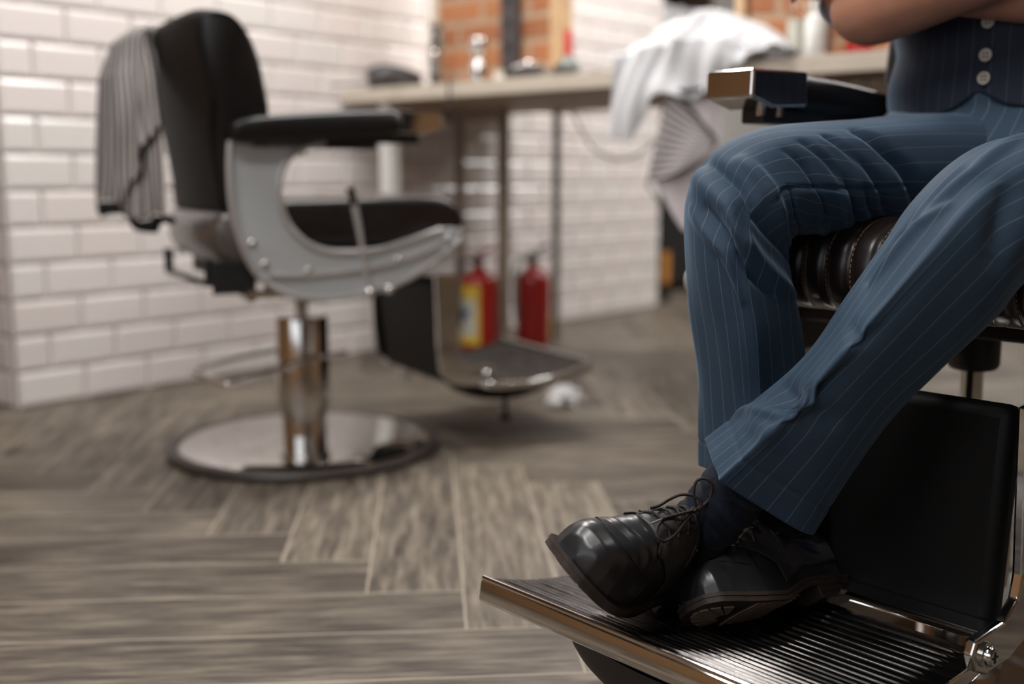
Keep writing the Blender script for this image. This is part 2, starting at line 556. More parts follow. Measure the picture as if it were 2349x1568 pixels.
# long tiled wall: its face is y = 0, it ends at x = 0 (outer corner) and x = 3.25 (opening)
struct('wall_back', tiled(0.0, 3.25, 2.75), [tile, grout], smooth=False, bev=.0012, seg=1)
struct('trim_1', box2(-.004, .004, -.004, .004, 0, 2.75), grout, smooth=False)
# returns of the same wall, at the outer corner and at the opening
gr = tiled(0.0, 1.4, 2.75, phase=-.10)
struct('wall_return', tr(gr, Matrix.Translation((0, 1.402, 0)) @ Matrix.Rotation(RAD(-90), 4, 'Z')), [tile, grout], smooth=False)
struct('wall_opening', box2(3.23, 3.25, 0.021, .5, 0, 2.75), white_paint, smooth=False)
struct('wall_passage', box2(-3.2, 0, 1.42, 1.5, 0, 2.75), dark_wall, smooth=False)
struct('wall_far', box2(3.25, 8.0, 1.0, 1.08, 0, 2.75), white_paint, smooth=False)
struct('wall_right', box2(7.9, 8.0, -6, 1.0, 0, 2.75), white_paint, smooth=False)
struct('wall_front', box2(-3.2, 8.0, -6.0, -5.9, 0, 2.75), dark_wall, smooth=False)
# street side wall with its window, behind the camera
wl = join(box2(-3.2, -3.1, -6.0, -4.1, 0, 2.75), box2(-3.2, -3.1, -1.1, 1.5, 0, 2.75), box2(-3.2, -3.1, -4.1, -1.1, 0, .9), box2(-3.2, -3.1, -4.1, -1.1, 2.5, 2.75))
struct('wall_left', wl, dark_wall, smooth=False)
win = struct('window_1', box2(-3.17, -3.15, -4.1, -1.1, .9, 2.5), sky_glow, smooth=False)
wf = join(box2(-3.12, -3.06, -4.1, -1.1, .9, .96), box2(-3.12, -3.06, -4.1, -1.1, 2.44, 2.5), box2(-3.12, -3.06, -4.1, -4.04, .96, 2.44), box2(-3.12, -3.06, -1.16, -1.1, .96, 2.44), box2(-3.12, -3.06, -2.63, -2.57, .96, 2.44))
obj('window_frame', wf, black_paint, win, smooth=False)

LAMP_AT = ['the outer corner of the tiled wall', 'the empty barber chair', 'the far side of the counter', 'the floor behind the seated person on the window side', 'the seated person', 'the room behind the brick panels', 'the passage with the dark shelf']
for i, (x, y, p) in enumerate(CEILING_LAMPS):
    t = thing('ceiling_lamp', (x, y, 2.75), 0, 'slim ceiling lamp over ' + LAMP_AT[i], 'ceiling lamp', 'ceiling lamps of the shop')
    obj('lamp_housing', box2(-.63, .63, -.1, .1, -.05, 0), black_paint, t, smooth=False, bev=.006)
    obj('diffuser', box2(-.60, .60, -.07, .07, -.062, -.0505), lamp_glow, t, smooth=False)

# ------------------------------------------------------------------ barber chair (local: +x forward, +y its left, z up)
def seat_profile(n=64):
    """closed outline (x,z) of the seat cushion, front at +x"""
    P = [(-.19, .505), (.0, .500), (.20, .494), (.275, .492), (.318, .510), (.330, .545), (.315, .582), (.27, .603), (.18, .607), (.05, .603), (-.10, .600), (-.19, .598), (-.21, .55)]
    return smoothpoly(P, 0)

def make_chair(label, loc, rz, group):
    t = thing('barber_chair', loc, rz, label, 'chair', group)
    # base
    obj('base_plate', lathe([(.12, .016), (.28, .012), (.294, .014), (.296, .018), (.282, .0255), (.26, .0285), (.20, .0315), (.12, .035), (.07, .037), (.05, .038)], 96), chrome, t, ang=60)
    obj('base_ring', lathe([(.265, 0), (.318, 0), (.324, .004), (.325, .014), (.319, .021), (.308, .0235), (.297, .021), (.294, .014), (.28, .010)], 96), base_rim, t)
    obj('column', lathe([(.05, .034), (.054, .034), (.054, .098), (.0625, .101), (.0625, .318), (.060, .323), (.02, .323)], 64), chrome_worn, t)
    obj('piston', lathe([(.0145, .30), (.0145, .41)], 32), chrome, t)
    obj('collar', join(lathe([(.018, .392), (.030, .395), (.034, .402), (.034, .450), (.02, .452)], 40), ), black_paint, t, bev=.002)
    # foot pump: a looped bar behind the column
    pl = [(-.02, .066, .235), (-.12, .070, .222), (-.230, .066, .203), (-.246, .050, .199), (-.222, -.095, .196), (-.198, -.112, .198), (-.10, -.095, .213), (.0, -.076, .229), (.085, -.070, .236)]
    obj('pump_lever', tube(pl, .0058, 10, sm=90), chrome, t)
    # support under the seat
    sf = join(box2(-.17, .14, -.215, .215, .456, .476), box2(-.12, .06, -.08, .08, .444, .454), box2(-.15, .20, -.221, -.206, .405, .47), box2(-.15, .20, .206, .221, .405, .47))
    obj('seat_frame', sf, black_paint, t, smooth=False, bev=.004)
    obj('under_plate', box2(-.18, .16, -.205, .205, .476, .500), black_paint, t, smooth=False, bev=.01)
    # seat cushion with stitched channels
    prof = seat_profile(); n = len(prof)
    W = .217; ch = .0315
    def sf_(u, v):
        x, z = prof[int(round(u * n)) % n]
        y = -W + 2 * W * v
        e = min(1.0, (W - abs(y)) / .02); e = math.sqrt(max(1 - (1 - e) ** 2, 0)) if e < 1 else 1
        fr = ((y + W * 10) / ch) % 1.0
        pin = math.exp(-(min(fr, 1 - fr) / .13) ** 2) * .0042 - .0016 * math.sin(math.pi * fr)
        cx, cz = .06, .55
        dx, dz = x - cx, z - cz
        L = math.hypot(dx, dz) + 1e-9
        k = (.0 if x < .12 else min(1, (x - .12) / .08)) if z > .5 else .4
        s = .72 + .28 * e
        px, pz = cx + dx * (.93 + .07 * e), cz + dz * s
        return (px - dx / L * pin * k, y, pz - dz / L * pin * k)
    obj('seat', grid(sf_, n, 156, True, caps=True), seat_leather, t, ang=80)
    # stitches along each channel
    for k in range(-7, 8):
        SV, SF = [], []
        y = (math.floor((W * 10) / ch) + k) * ch - W * 10
        y = round(y / ch) * ch if False else y
        if abs(y) > W - .02: continue
        idx = [i for i, (x, z) in enumerate(prof) if x > .10 and z > .497]
        v = (y + W) / (2 * W)
        pts = [sf_(i / n, v) for i in idx]
        pts.sort(key=lambda p: math.atan2(p[2] - .55, p[0] - .06))
        acc = 0; C = catmull(pts, 260)
        seg = [C[0]]; on = True; Lc = 0
        for i in range(1, len(C)):
            Lc += np.linalg.norm(C[i] - C[i - 1])
            seg.append(C[i])
            if Lc > (.0036 if on else .0018):
                if on and len(seg) > 1:
                    q = [np.array([s_[0] * 1.0, s_[1] + .0012, s_[2]]) + (np.array([s_[0] - .06, 0, s_[2] - .55]) / (math.hypot(s_[0] - .06, s_[2] - .55))) * .0009 for s_ in (seg[0], seg[-1])]
                    g = tube(q, .0006, 5)
                    b = len(SV); SV += g[0]; SF += [[a + b for a in f] for f in g[1]]
                on = not on; seg = [C[i]]; Lc = 0
        obj('stitching', (SV, SF), stitch, t)
    # backrest: padded shell, its rear lower roll, and the rear bracket
    bp = [(-.120, .60), (-.125, .70), (-.146, .79), (-.164, .89), (-.190, .955), (-.225, .985), (-.272, .982), (-.283, .94), (-.268, .84), (-.252, .74), (-.238, .64), (-.225, .575), (-.17, .560)]
    bo = smoothpoly(bp, 0); nb = len(bo)
    def bk(u, v):
        x, z = bo[int(round(u * nb)) % nb]
        hw = float(np.interp(z, [.70, .745, .80], [.216, .232, .268]))
        y = (-1 + 2 * v) * hw
        e = min(1.0, (hw - abs(y)) / .014); e = math.sqrt(max(1 - (1 - e) ** 2, 0)) if e < 1 else 1
        cx = -.225 if z > .8 else -.185
        a = max(0, (abs(y) - .13) / .125)
        top = .010 * a ** 3 * max(0, (z - .78) / .2)
        bulge = .014 * (1 - (y / .255) ** 2)
        xx = cx + (x - cx) * (.86 + .14 * e) - (bulge if x < cx else -.004)
        return (xx, y, z - top)
    gb = grid(bk, nb, 60, True, caps=True)
    mid = [sum(gb[0][i][0] for i in f) / len(f) for f in gb[1]]; mz = [sum(gb[0][i][2] for i in f) / len(f) for f in gb[1]]
    obj('backrest', (gb[0], gb[1], None, [1 if (x < np.interp(z, [.56, .80, .98], [-.20, -.235, -.262]) and len(f) < 9) else 0 for x, z, f in zip(mid, mz, gb[1])]), [black_leather, shaded_leather], t, ang=60)  # rear faces take the darker leather, so their shade is painted in
    rp = smoothpoly([(-.11, .475), (-.17, .462), (-.225, .472), (-.248, .51), (-.245, .555), (-.22, .578), (-.16, .575), (-.11, .56)], 0); nr = len(rp)
    def rl(u, v):
        x, z = rp[int(round(u * nr)) % nr]
        y = -.218 + .456 * v
        e = max(0, min(1.0, (.238 - abs(y)) / .03, (y + .2185) / .03)); e = math.sqrt(max(1 - (1 - e) ** 2, 0)) if e < 1 else 1
        return (-.17 + (x + .17) * (.8 + .2 * e) - .02 * (1 - (y / .25) ** 2) * (x < -.17), y, .52 + (z - .52) * (.85 + .15 * e))
    obj('back_roll', grid(rl, nr, 40, True, caps=True), roll_mat, t, ang=60)
    hb = join(box2(-.272, -.252, -.20, -.186, .428, .480), box2(-.272, -.252, .186, .20, .428, .480), box2(-.272, -.256, -.20, .20, .420, .432), box2(-.23, -.13, -.09, .09, .435, .475), box2(-.262, -.17, -.222, -.208, .405, .475))
    obj('back_bracket', hb, black_paint, t, smooth=False, bev=.004)
    obj('recline_knob', join(tube([(-.20, -.235, .405), (-.20, -.285, .405)], .012, 16), tube([(-.20, -.235, .405), (-.06, -.235, .40)], .009, 12)), nickel, t)
    # arms
    outer = [(-.222, .722), (-.226, .66), (-.223, .585), (-.207, .513), (-.180, .454), (-.134, .413), (-.068, .391), (.010, .387), (.091, .398), (.175, .425), (.251, .470), (.293, .500), (.302, .520), (.284, .535)]
    inner = [(.252, .530), (.166, .505), (.093, .489), (.012, .486), (-.046, .498), (-.084, .523), (-.111, .560), (-.123, .610), (-.118, .655), (-.100, .688), (-.069, .710), (-.02, .722)]
    op = [tuple(p) for p in catmull(outer, 70)]; ip = [tuple(p) for p in catmull(inner, 60)]
    for s in (-1, 1):
        y0, y1 = (.222 * s, .247 * s)
        sp = obj('arm_panel', prism(op + ip, y0, y1), grey_metal, t, ang=35, bev=.003)
        o2 = [(x * .985 + .0, .012 + z * .985) for x, z in op]
        rim = join(tube([(x, .2475 * s, z) for x, z in op[:-2]], .0075, 10, flat=1), tube([(x, .2475 * s, z) for x, z in ip], .0075, 10))
        obj('rim', rim, grey_rim, sp)
        low = catmull([(-.150, .443), (-.07, .440), (.05, .447), (.15, .462), (.245, .492)], 40)
        obj('rib', tube([(x, .2475 * s, z) for x, z in low], .0085, 10), grey_rim, sp)
        for (x, z) in ((-.185, .513), (-.160, .468), (-.065, .452), (.145, .468), (.268, .510)):
            obj('rivet', tr(sphere(0, 0, 0, .0085, 14, 8, .55), T(x, .2525 * s, z, rx=RAD(90))), chrome, sp)
        # padded arm and its chrome end
        ar = smoothpoly([(-.228, .742), (-.205, .766), (-.08, .781), (.06, .790), (.135, .788), (.138, .745), (.06, .733), (-.08, .722), (-.205, .718)], 0); na = len(ar)
        def ap(u, v, s=s):
            x, z = ar[int(round(u * na)) % na]
            y = -.042 + .084 * v
            e = min(1.0, (.042 - abs(y)) / .02); e = math.sqrt(max(1 - (1 - e) ** 2, 0)) if e < 1 else 1
            return (-.045 + (x + .045) * (.94 + .06 * e), .250 * s + y, .752 + (z - .752) * (.45 + .55 * e))
        obj('armrest', grid(ap, na, 28, True, caps=True), black_leather, t, ang=70)
        ub = join(box2(-.18, .10, .235 * s - .012, .235 * s + .012, .708, .735), box2(.05, .20, .230 * s - .018, .230 * s + .018, .722, .742))
        obj('arm_bar', ub, black_paint, t, smooth=False, bev=.003)
        c = .232 * s
        blk = prism([(.125, .792), (.248, .790), (.250, .753), (.20, .741), (.125, .745)], c - .038, c + .038)
        obj('arm_end', blk, chrome, t, smooth=False, bev=.0035, seg=3)
        for bx in (.165, .205):
            obj('arm_bolt', tube([(bx, c + .02, .746), (bx, c + .02, .731)], .006, 12), chrome, t)
    # recline lever on the right side
    lv = obj('recline_lever', tube([(.027, -.272, .622), (.040, -.272, .56), (.050, -.272, .50), (.058, -.272, .44), (.066, -.272, .402)], [.0085, .0075, .0055, .0052, .007], 12, sm=24), grey_rim, t)
    obj('lever_grip', tube([(.0265, -.272, .625), (.034, -.272, .59)], .0095, 12), black_rubber, lv)
    obj('lever_pivot', join(sphere(.066, -.272, .400, .0125), sphere(.112, -.272, .405, .0125), tube([(.066, -.272, .400), (.112, -.272, .405), (.12, -.235, .415)], .0065, 10)), chrome, t)
    # calf pad between the chrome side bars
    obj('calf_pad', tr(box(0, 0, 0, .036, .372, .257), T(.298, .004, .284, ry=RAD(-6))), shaded_leather, t, bev=.014, seg=4)
    for s in (-1, 1):
        y = .204 if s > 0 else -.186
        sb = prism([(.262, .425), (.330, .420), (.326, .36), (.316, .24), (.322, .215), (.350, .198), (.412, .196), (.420, .182), (.410, .162), (.385, .152), (.335, .152), (.290, .166), (.272, .19), (.266, .25)], y, y + .012 * s)
        obj('side_bar', sb, chrome, t, smooth=False, bev=.003, seg=3)
        bt = obj('hinge_bolt', tr(lathe([(.004, .010), (.0085, .010), (.0105, .007), (.0105, .003), (.0135, .0025), (.0135, 0), (.002, 0)], 24), T(.392, y + .012 * s, .176, rx=RAD(-90 * s))), chrome, t)
        obj('screw_slot', join(tr(box(0, 0, .0104, .012, .0016, .0010), T(.392, y + .012 * s, .176, rx=RAD(-90 * s))), tr(box(0, 0, .0104, .0016, .012, .0010), T(.392, y + .012 * s, .176, rx=RAD(-90 * s)))), black_paint, bt, smooth=False)
    obj('cross_bar', join(tube([(.318, -.186, .168), (.318, .204, .168)], .012, 16), bar([(.345, -.186, .182), (.345, .204, .182)], .032, .005)), chrome, t)
    # footplate: slightly upturned plate with ribs on top, squared chrome front
    top = catmull([(.372, .170), (.42, .165), (.50, .163), (.58, .174), (.640, .190), (.662, .1965)], 400)
    YW = .2265
    def zt(k): return top[k]
    ribn = 21
    V, F = [], []
    ny = 40; K = len(top)
    ys = [-YW + 2 * YW * j / ny for j in range(ny + 1)]
    PO = -.020
    ys = sorted(ys + [-YW + .004, -YW + .008, YW - .018, YW - .026])
    for k in range(K):
        x, z = top[k]
        f = (x - .385) / (.645 - .385)
        for y in ys:
            h = 0
            if 0 < f < 1:
                inside = 1 / (1 + math.exp(-(YW - .024 - y) / .0012)) / (1 + math.exp(-(y + YW - .006) / .0012))
                h = .0022 * max(0, math.sin(math.pi * 2 * f * ribn)) ** .6 * inside
            V.append((x, y + PO, z + h - .0015))
    nyy = len(ys)
    for k in range(K - 1):
        for j in range(nyy - 1):
            a = k * nyy + j
            F.append([a, a + 1, a + nyy + 1, a + nyy])
    obj('ribbed_tread', (V, F), plate_mat, t, ang=180)
    prof2 = [(x, z - .0018) for x, z in top[::20]] + [(.664, .1945), (.666, .190), (.669, .170), (.665, .1675), (.60, .150), (.50, .142), (.40, .146), (.374, .150)]
    obj('footplate', prism(prof2, -YW - .002 + PO, YW + .002 + PO), chrome, t, bev=.0028, seg=3, ang=30)
    edge = tube([(.6615, -YW + PO, .1952), (.6615, YW + PO, .1952)], .0032, 10)
    obj('front_edge', edge, chrome, t)
    # black moulded hull under the footplate
    def hull(u, v):
        y = -.185 + .37 * v
        e = math.sqrt(max(0, 1 - (2 * v - 1) ** 2))
        a = math.pi * u
        x = .52 - .135 * math.cos(a) * (.35 + .65 * e)
        return (x, y, .158 - .085 * e * math.sin(a) ** .7)
    obj('foot_hull', grid(hull, 24, 40), black_rubber, t, ang=60)
    obj('footplate_stop', join(tube([(.50, -.10, .15), (.50, -.10, .045)], .006, 10), lathe([(.004, 0), (.014, 0), (.014, .012), (.004, .016)], 16, .50, -.10, .033)), black_paint, t)
    return t

roll_mat = plain('back_roll_leather', (.075, .062, .056), .28, 0, .15, 12, .04, .3, .6)
def plate_material():
    m, nt, b = nodes('footplate_tread')
    v = coord(nt)
    n = noise(nt, 6, 4, .6, v)
    sc = noise(nt, 40, 6, .75, scaled(nt, v, (3, .25, 1)))
    nt.links.new(ramp(nt, sc, [(.35, (.06, .056, .054)), (.7, (.17, .16, .155))]), b.inputs['Base Color'])
    b.inputs['Metallic'].default_value = 1
    nt.links.new(M(nt, 'ADD', .14, M(nt, 'MULTIPLY', sc, .22)), b.inputs['Roughness'])
    bump(nt, b, noise(nt, 90, 4, .7, scaled(nt, v, (2, .3, 1))), .12, .0005)
    return m
plate_mat = plate_material()
bg_chair = make_chair('black barber chair with grey side panels, empty, before the tiled wall', (.249, -.961, 0), RAD(-20), None)
def copy_tree(o, parent=None):
    c = o.copy(); COL.objects.link(c); c.parent = parent
    for ch in list(o.children):
        copy_tree(ch, c)
    return c
fg_chair = copy_tree(bg_chair)
fg_chair.location = (.1199, -2.5598, 0); fg_chair.rotation_euler = (0, 0, RAD(172.6))
for c_ in fg_chair.children:
    if c_.name.startswith('backrest'): c_.scale = (1, .90, 1)
fg_chair['label'] = 'black leather barber chair with the person in the navy suit seated in it'
# ------------------------------------------------------------------ striped cape hung over the back of the empty chair
def cape_on_back(root):
    t = thing('barber_cape', root.location, root.rotation_euler.z, 'dark striped barber cape hung over the back of the empty barber chair', 'cape')
    def fn(u, v):
        # over the top edge of the back, then hanging; u 0 = far left edge, 1 = edge on the back
        if v < .14:
            k = v / .14
            x0 = -.235 - .05 * k; z0 = .975 + .020 * math.sin(math.pi * k * .9) - .004 * k
        else:
            k = (v - .14) / .86
            x0 = -.288 - .012 * k; z0 = .973 - .40 * k
        l = .215 + .065 * v; r = .142 - .205 * v
        y = l + (r - l) * u
        out = (1 - u) * (.045 + .05 * min(1, v * 3)) * min(1, v * 6)
        w = math.sin(u * 15 + 1.2 * math.sin(v * 3)) * .55 + math.sin(u * 29 + 2 + v * 2) * .3
        x = x0 - out - (.004 + .012 * max(0, v - .2)) * (w + .9)
        y += (.002 + .010 * max(0, v - .15)) * math.sin(u * 22 + v * 2)
        z = z0 - .008 * (1 - u) * min(1, v * 5) + (.014 * math.sin(u * 9) + .016 * math.sin(u * 4 + 1)) * max(0, v - .85) / .15
        return (x, y, z)
    obj('striped_side', grid(lambda u, v: fn(u, v), 150, 70, su=.30, sv=.45), cape_stripe, t, ang=180, solid=.0012)
    def fn2(u, v):     # a fold turned over the right part, cut on a slant
        x, y, z = fn(.42 + .62 * u, .10 + .86 * v * (.55 + .45 * (1 - u)))
        return (x - .014 - .006 * math.sin(u * 8 + v * 3), y - .012 + .008 * math.sin(v * 9), z)
    obj('folded_side', grid(fn2, 60, 60, su=.16, sv=.36), cape_stripe, t, ang=180, solid=.0012)
    def fn3(u, v):
        x, y, z = fn(u, 1)
        return (x + .022 * v, y, z - .022 * math.sin(math.pi * v) * (1 + .4 * math.sin(u * 11)) - .004)
    obj('lining', grid(fn3, 60, 10), dark_cloth, t, ang=180, solid=.001)
    obj('snap_button', tr(lathe([(.004, .004), (.009, .003), (.009, 0), (.002, 0)], 20), T(-.306, .142, .925, ry=RAD(-75), rz=RAD(-20))), nickel, t)
    return t
cape_on_back(bg_chair)

# ------------------------------------------------------------------ station counters
def counter(y0, y1, label, name='counter_top'):
    t = thing(name, (1.2, (y0 + y1) / 2, .898), 0, label, 'counter')
    hy = abs(y1 - y0) / 2 - .003
    obj('top_board', box2(0, .86, -hy, hy, .002, .047), cream, t, smooth=False, bev=.002)
    obj('underside', box2(.015, .85, -hy + .01, hy - .01, -.004, .0018), underside_shade_mat, t, smooth=False)
    return t
underside_shade_mat = plain('counter_underside_shade', (.30, .20, .12), .6, 0, .15, 5)  # board is cream below too; its brown shade is painted into this colour
c1 = counter(-.015, -1.985, 'long cream station counter behind the empty barber chair')
c2 = counter(-1.99, -3.75, 'cream station counter continuing behind the seated person')
for (x, y, w, m, nm) in ((1.25, -.205, .050, cream_post, 'leg'), (1.70, -.110, .030, tan_post, 'leg'), (1.72, -.315, .036, tan_post, 'leg'), (2.0, -.345, .024, green_post, 'leg'), (1.27, -1.775, .045, cream_post, 'leg')):
    obj(nm, box2(x - 1.2 - w / 2, x - 1.2 + w / 2, y + 1.0 - w / 2, y + 1.0 + w / 2, -.898, -.004), m, c1, smooth=False, bev=.003)
obj('apron', box2(.48, .50, .65, .96, -.045, -.004), tan_post, c1, smooth=False)
obj('leg', box2(.05, .10, -.80, -.75, -.898, -.004), cream_post, c2, smooth=False, bev=.003)
dr = thing('drawer_unit', (1.23, -1.985, .60), 0, 'glossy dark brown drawer unit under the counter beside the person', 'drawer unit')
obj('carcass', box2(.012, .45, 0.0, .185, 0, .292), brown_board, dr, smooth=False, bev=.003)
df = obj('drawer_front', box2(0, .012, .003, .182, .14, .290), brown_board, dr, smooth=False, bev=.002)
for y in (.155, .1, .085, .045):
    obj('knob_or_glint', tr(sphere(0, 0, 0, .0045, 12, 8), T(-.004, y, .276)), chrome, df)  # chrome beads standing for light glints on the glossy drawer front
df2 = obj('drawer_front', box2(0, .012, .003, .182, .003, .137), brown_board, dr, smooth=False, bev=.002)

# framed brick panels standing on the counters
def brick_panel(x, y0, y1, z0, z1, label, woods):
    t = thing('brick_panel', (x, (y0 + y1) / 2, z0), 0, label, 'wall panel', None)
    h = (y0 - y1) / 2
    g = grid(lambda u, v: (0, h - 2 * h * u, (z1 - z0) * v), 1, 1, su=2 * h, sv=z1 - z0)
    b = box2(.002, .07, -h, h, 0, z1 - z0)
    obj('brick_face', join(g, (b[0], b[1], [[(0, 0)] * 4] * 6)), brick, t, smooth=False)
    for s, w, m in woods:
        obj('wood_edge', box2(-.02, .075, s * h - (w if s > 0 else 0) + (w if s < 0 else 0) * -0, s * h + (0 if s > 0 else w), 0, z1 - z0) if False else box2(-.022, .075, min(s * h, s * h + s * w), max(s * h, s * h + s * w), 0, z1 - z0), m, t, smooth=False, bev=.002)
    return t
bp1 = brick_panel(1.56, -.150, -.680, .946, 1.95, 'orange brick panel with pale wood edge standing behind the empty chair', ((-1, .018, wood_tan), (1, .02, cream)))
rail = thing('perforated_rail', (1.55, -.512, .946), 0, 'dark perforated metal rail standing against the first brick panel', 'rail')
obj('upright', box2(-.03, 0, -.036, .036, 0, 1.0), plain('rail_paint', (.060, .052, .056), .5), rail, smooth=False, bev=.002)
for k in range(12):
    obj('slot', box2(-.0315, -.0295, -.014, .014, .045 + k * .078, .070 + k * .078), black_paint, rail, smooth=False)
bp2 = brick_panel(1.56, -1.400, -1.95, .946, 1.95, 'deep orange brick panel with wood edge, partly hidden by the person', ((1, .03, wood_tan),))

# things on the counter
Z0 = .9475
def place(name, geo, m, x, y, label, cat, parts=(), group=None, rz=0, z=Z0, **k):
    t = thing(name, (x, y, z), rz, label, cat, group)
    first = None
    for (nm, g, mm) in [(name + '_body' if False else parts[0] if isinstance(parts, tuple) and parts and isinstance(parts[0], str) else 'body', geo, m)]:
        first = obj(nm, g, mm, t, **k)
    return t
hd = thing('hair_dryer', (1.30, -.075, Z0), RAD(-35), 'black hair dryer lying at the wall end of the counter', 'hair dryer')
obj('barrel', tube([(-.02, .0, .04), (.03, 0, .045), (.10, 0, .042), (.16, 0, .036), (.17, 0, .036)], [.034, .048, .042, .030, .024], 24, sm=30), grey_plastic, hd)
obj('handle', tube([(.05, .0, .035), (.08, -.06, .022), (.10, -.13, .018)], [.020, .018, .016], 16, sm=14), grey_plastic, hd)
obj('cord', tube([(.10, -.13, .018), (.12, -.2, .008), (.02, -.26, .006), (-.10, -.22, .005), (-.16, -.12, .005)], .0035, 8, sm=50), black_rubber, hd)
# chrome clipper stand near the wall end
st = thing('clipper_stand', (1.42, -.262, Z0), 0, 'grey and chrome clipper in its stand at the left edge of the brick', 'hair clipper')
obj('stand', lathe([(.001, 0), (.032, 0), (.032, .012), (.022, .02), (.02, .05), (.001, .05)], 28), black_rubber, st)
obj('clipper_body', tube([(0, 0, .04), (0, 0, .10), (0.01, 0, .17), (0.012, 0, .205)], [.018, .022, .024, .018], 20, sm=24), plain('grey_silver', (.33, .33, .31), .3, .6), st)
obj('blade', box2(-.012, .02, -.018, .018, .20, .222), steel_brushed, st, smooth=False, bev=.002)
obj('knob_or_glint', sphere(-.022, -.022, .12, .016), chrome, st)
obj('grip_inset', tube([(-.018, -.012, .13), (-.014, -.012, .19)], [.009, .009], 12), grey_plastic, st)
sh = thing('shaker_bottle', (1.40, -.484, Z0), 0, 'shiny metal bottle with a round top in front of the brick', 'bottle')
obj('bottle_body', lathe([(.001, 0), (.026, 0), (.027, .01), (.027, .075), (.022, .084), (.012, .088), (.001, .088)], 32), bright_tin if 'bright_tin' in globals() else chrome, sh)
obj('cap', lathe([(.012, .086), (.013, .094), (.024, .102), (.027, .115), (.027, .145), (.022, .160), (.001, .162)], 32), chrome, sh)
jar = thing('small_jar', (1.38, -.600, Z0), 0, 'small cream lidded jar right of the metal bottle', 'jar')
obj('jar_body', lathe([(.001, 0), (.021, 0), (.022, .004), (.022, .03), (.001, .03)], 28), cream_post, jar)
obj('lid', lathe([(.001, .03), (.023, .03), (.023, .042), (.001, .043)], 28), plain('jar_lid', (.62, .55, .42), .4), jar)
bw = thing('shaving_bowl', (1.40, -.690, Z0), 0, 'white shaving bowl lying tilted between the jar and the black clipper', 'bowl')
obj('bowl', tr(lathe([(.001, 0), (.02, 0), (.036, .012), (.045, .032), (.046, .042), (.043, .042), (.034, .018), (.001, .008)], 32), T(0, 0, .010, ry=RAD(-28))), white_plastic, bw)
hc = thing('hair_clipper', (1.30, -.76, Z0), RAD(-80), 'black hair clipper lying with its chrome head up', 'hair clipper')
obj('clipper_body', tube([(-.06, 0, .018), (-.01, 0, .022), (.05, 0, .022), (.08, 0, .02)], [.014, .019, .021, .015], 18, sm=24), black_rubber, hc)
obj('blade', box2(.078, .098, -.018, .018, .012, .028), chrome, hc, smooth=False, bev=.002)
obj('dial', sphere(.02, 0, .046, .0135), chrome, hc)
sp = thing('spray_bottle', (1.40, -.865, Z0), 0, 'grey-green squat bottle with a red spray cap', 'bottle')
obj('bottle_body', lathe([(.001, 0), (.038, 0), (.040, .006), (.040, .035), (.030, .055), (.016, .070), (.014, .078), (.001, .078)], 32), plain('bottle_green_grey', (.17, .20, .18), .3), sp)
obj('red_cap', lathe([(.001, .076), (.015, .076), (.014, .09), (.0125, .145), (.011, .152), (.001, .152)], 24), plain('red_cap', (.55, .03, .03), .4), sp)
cb = thing('black_case', (1.335, -.905, Z0), RAD(20), 'small black case lying right of the red capped bottle', 'case')
obj('case_body', box2(-.03, .03, -.035, .035, 0, .026), black_rubber, cb, bev=.008, seg=3)
obj('case_lid', box2(-.028, .028, -.033, .033, .026, .036), grey_plastic, cb, bev=.006, seg=3)
dish = thing('metal_dish', (1.40, -1.03, Z0), 0, 'low grey metal dish on the counter near the white towel', 'dish')
obj('dish', lathe([(.001, 0), (.03, 0), (.04, .012), (.038, .012), (.028, .003), (.001, .003)], 28), steel_brushed, dish)
cord = thing('power_cord', (1.195, -.56, .946), 0, 'thin dark power cord hanging over the counter edge by the brick', 'cord')
cordp = [(.12, .06, .006), (.04, .03, .006), (.0, .015, .004), (-.010, .008, -.03), (-.012, .0, -.08), (.02, -.01, -.16), (.08, .06, -.30), (.15, .12, -.5), (.16, .15, -.75), (.18, .17, -.92)]
obj('cord', tube(cordp, .004, 8, sm=80), grey_plastic, cord)
wire = thing('hanging_wire', (1.5, -.9, .89), 0, 'thin grey wire looping below the counter in front of the white tiles', 'wire')
obj('wire', tube([(.02, .12, 0), (.03, .10, -.06), (.03, .03, -.15), (.03, -.06, -.185), (.03, -.15, -.17), (.03, -.24, -.10), (.02, -.30, 0)], .0035, 8, sm=60), plain('grey_wire', (.42, .42, .41), .5), wire)

# bottles on the second station, behind the towel
def bottle(x, y, r, h, m, cap, label, name='spray_bottle', cap_m=None):
    t = thing(name, (x, y, Z0), 0, label, 'bottle')
    obj('bottle_body', lathe([(.001, 0), (r * .96, 0), (r, .006), (r, h * .78), (r * .75, h * .86), (r * .42, h * .92), (r * .40, h), (.001, h)], 32), m, t)
    obj('cap', lathe([(.001, h), (r * .5, h), (r * .5, h + cap), (.001, h + cap)], 24), cap_m or white_plastic, t)
    return t
b1 = bottle(1.40, -1.640, .026, .20, clear_glass, .03, 'tall clear spray bottle right of the white towel', cap_m=white_plastic)
obj('label_band', lathe([(.0266, .02), (.0266, .115)], 32), pale_paper, b1)
b2 = bottle(1.40, -1.708, .030, .26, plain('brown_plastic', (.32, .24, .19), .35), .04, 'tall beige-brown bottle between the clear and the white bottles', 'lotion_bottle')
obj('pump', tube([(0, 0, .29), (0, 0, .33), (-.04, 0, .335)], .006, 10), white_plastic, b2)
b3 = bottle(1.33, -1.725, .027, .125, white_plastic, .02, 'short white bottle next to the elbow of the person', 'lotion_bottle')
rc = thing('red_tin', (1.40, -1.815, Z0), 0, 'low red tin under the elbow of the person', 'tin')
obj('tin_body', lathe([(.001, 0), (.034, 0), (.034, .045), (.001, .045)], 32), red_paint, rc)
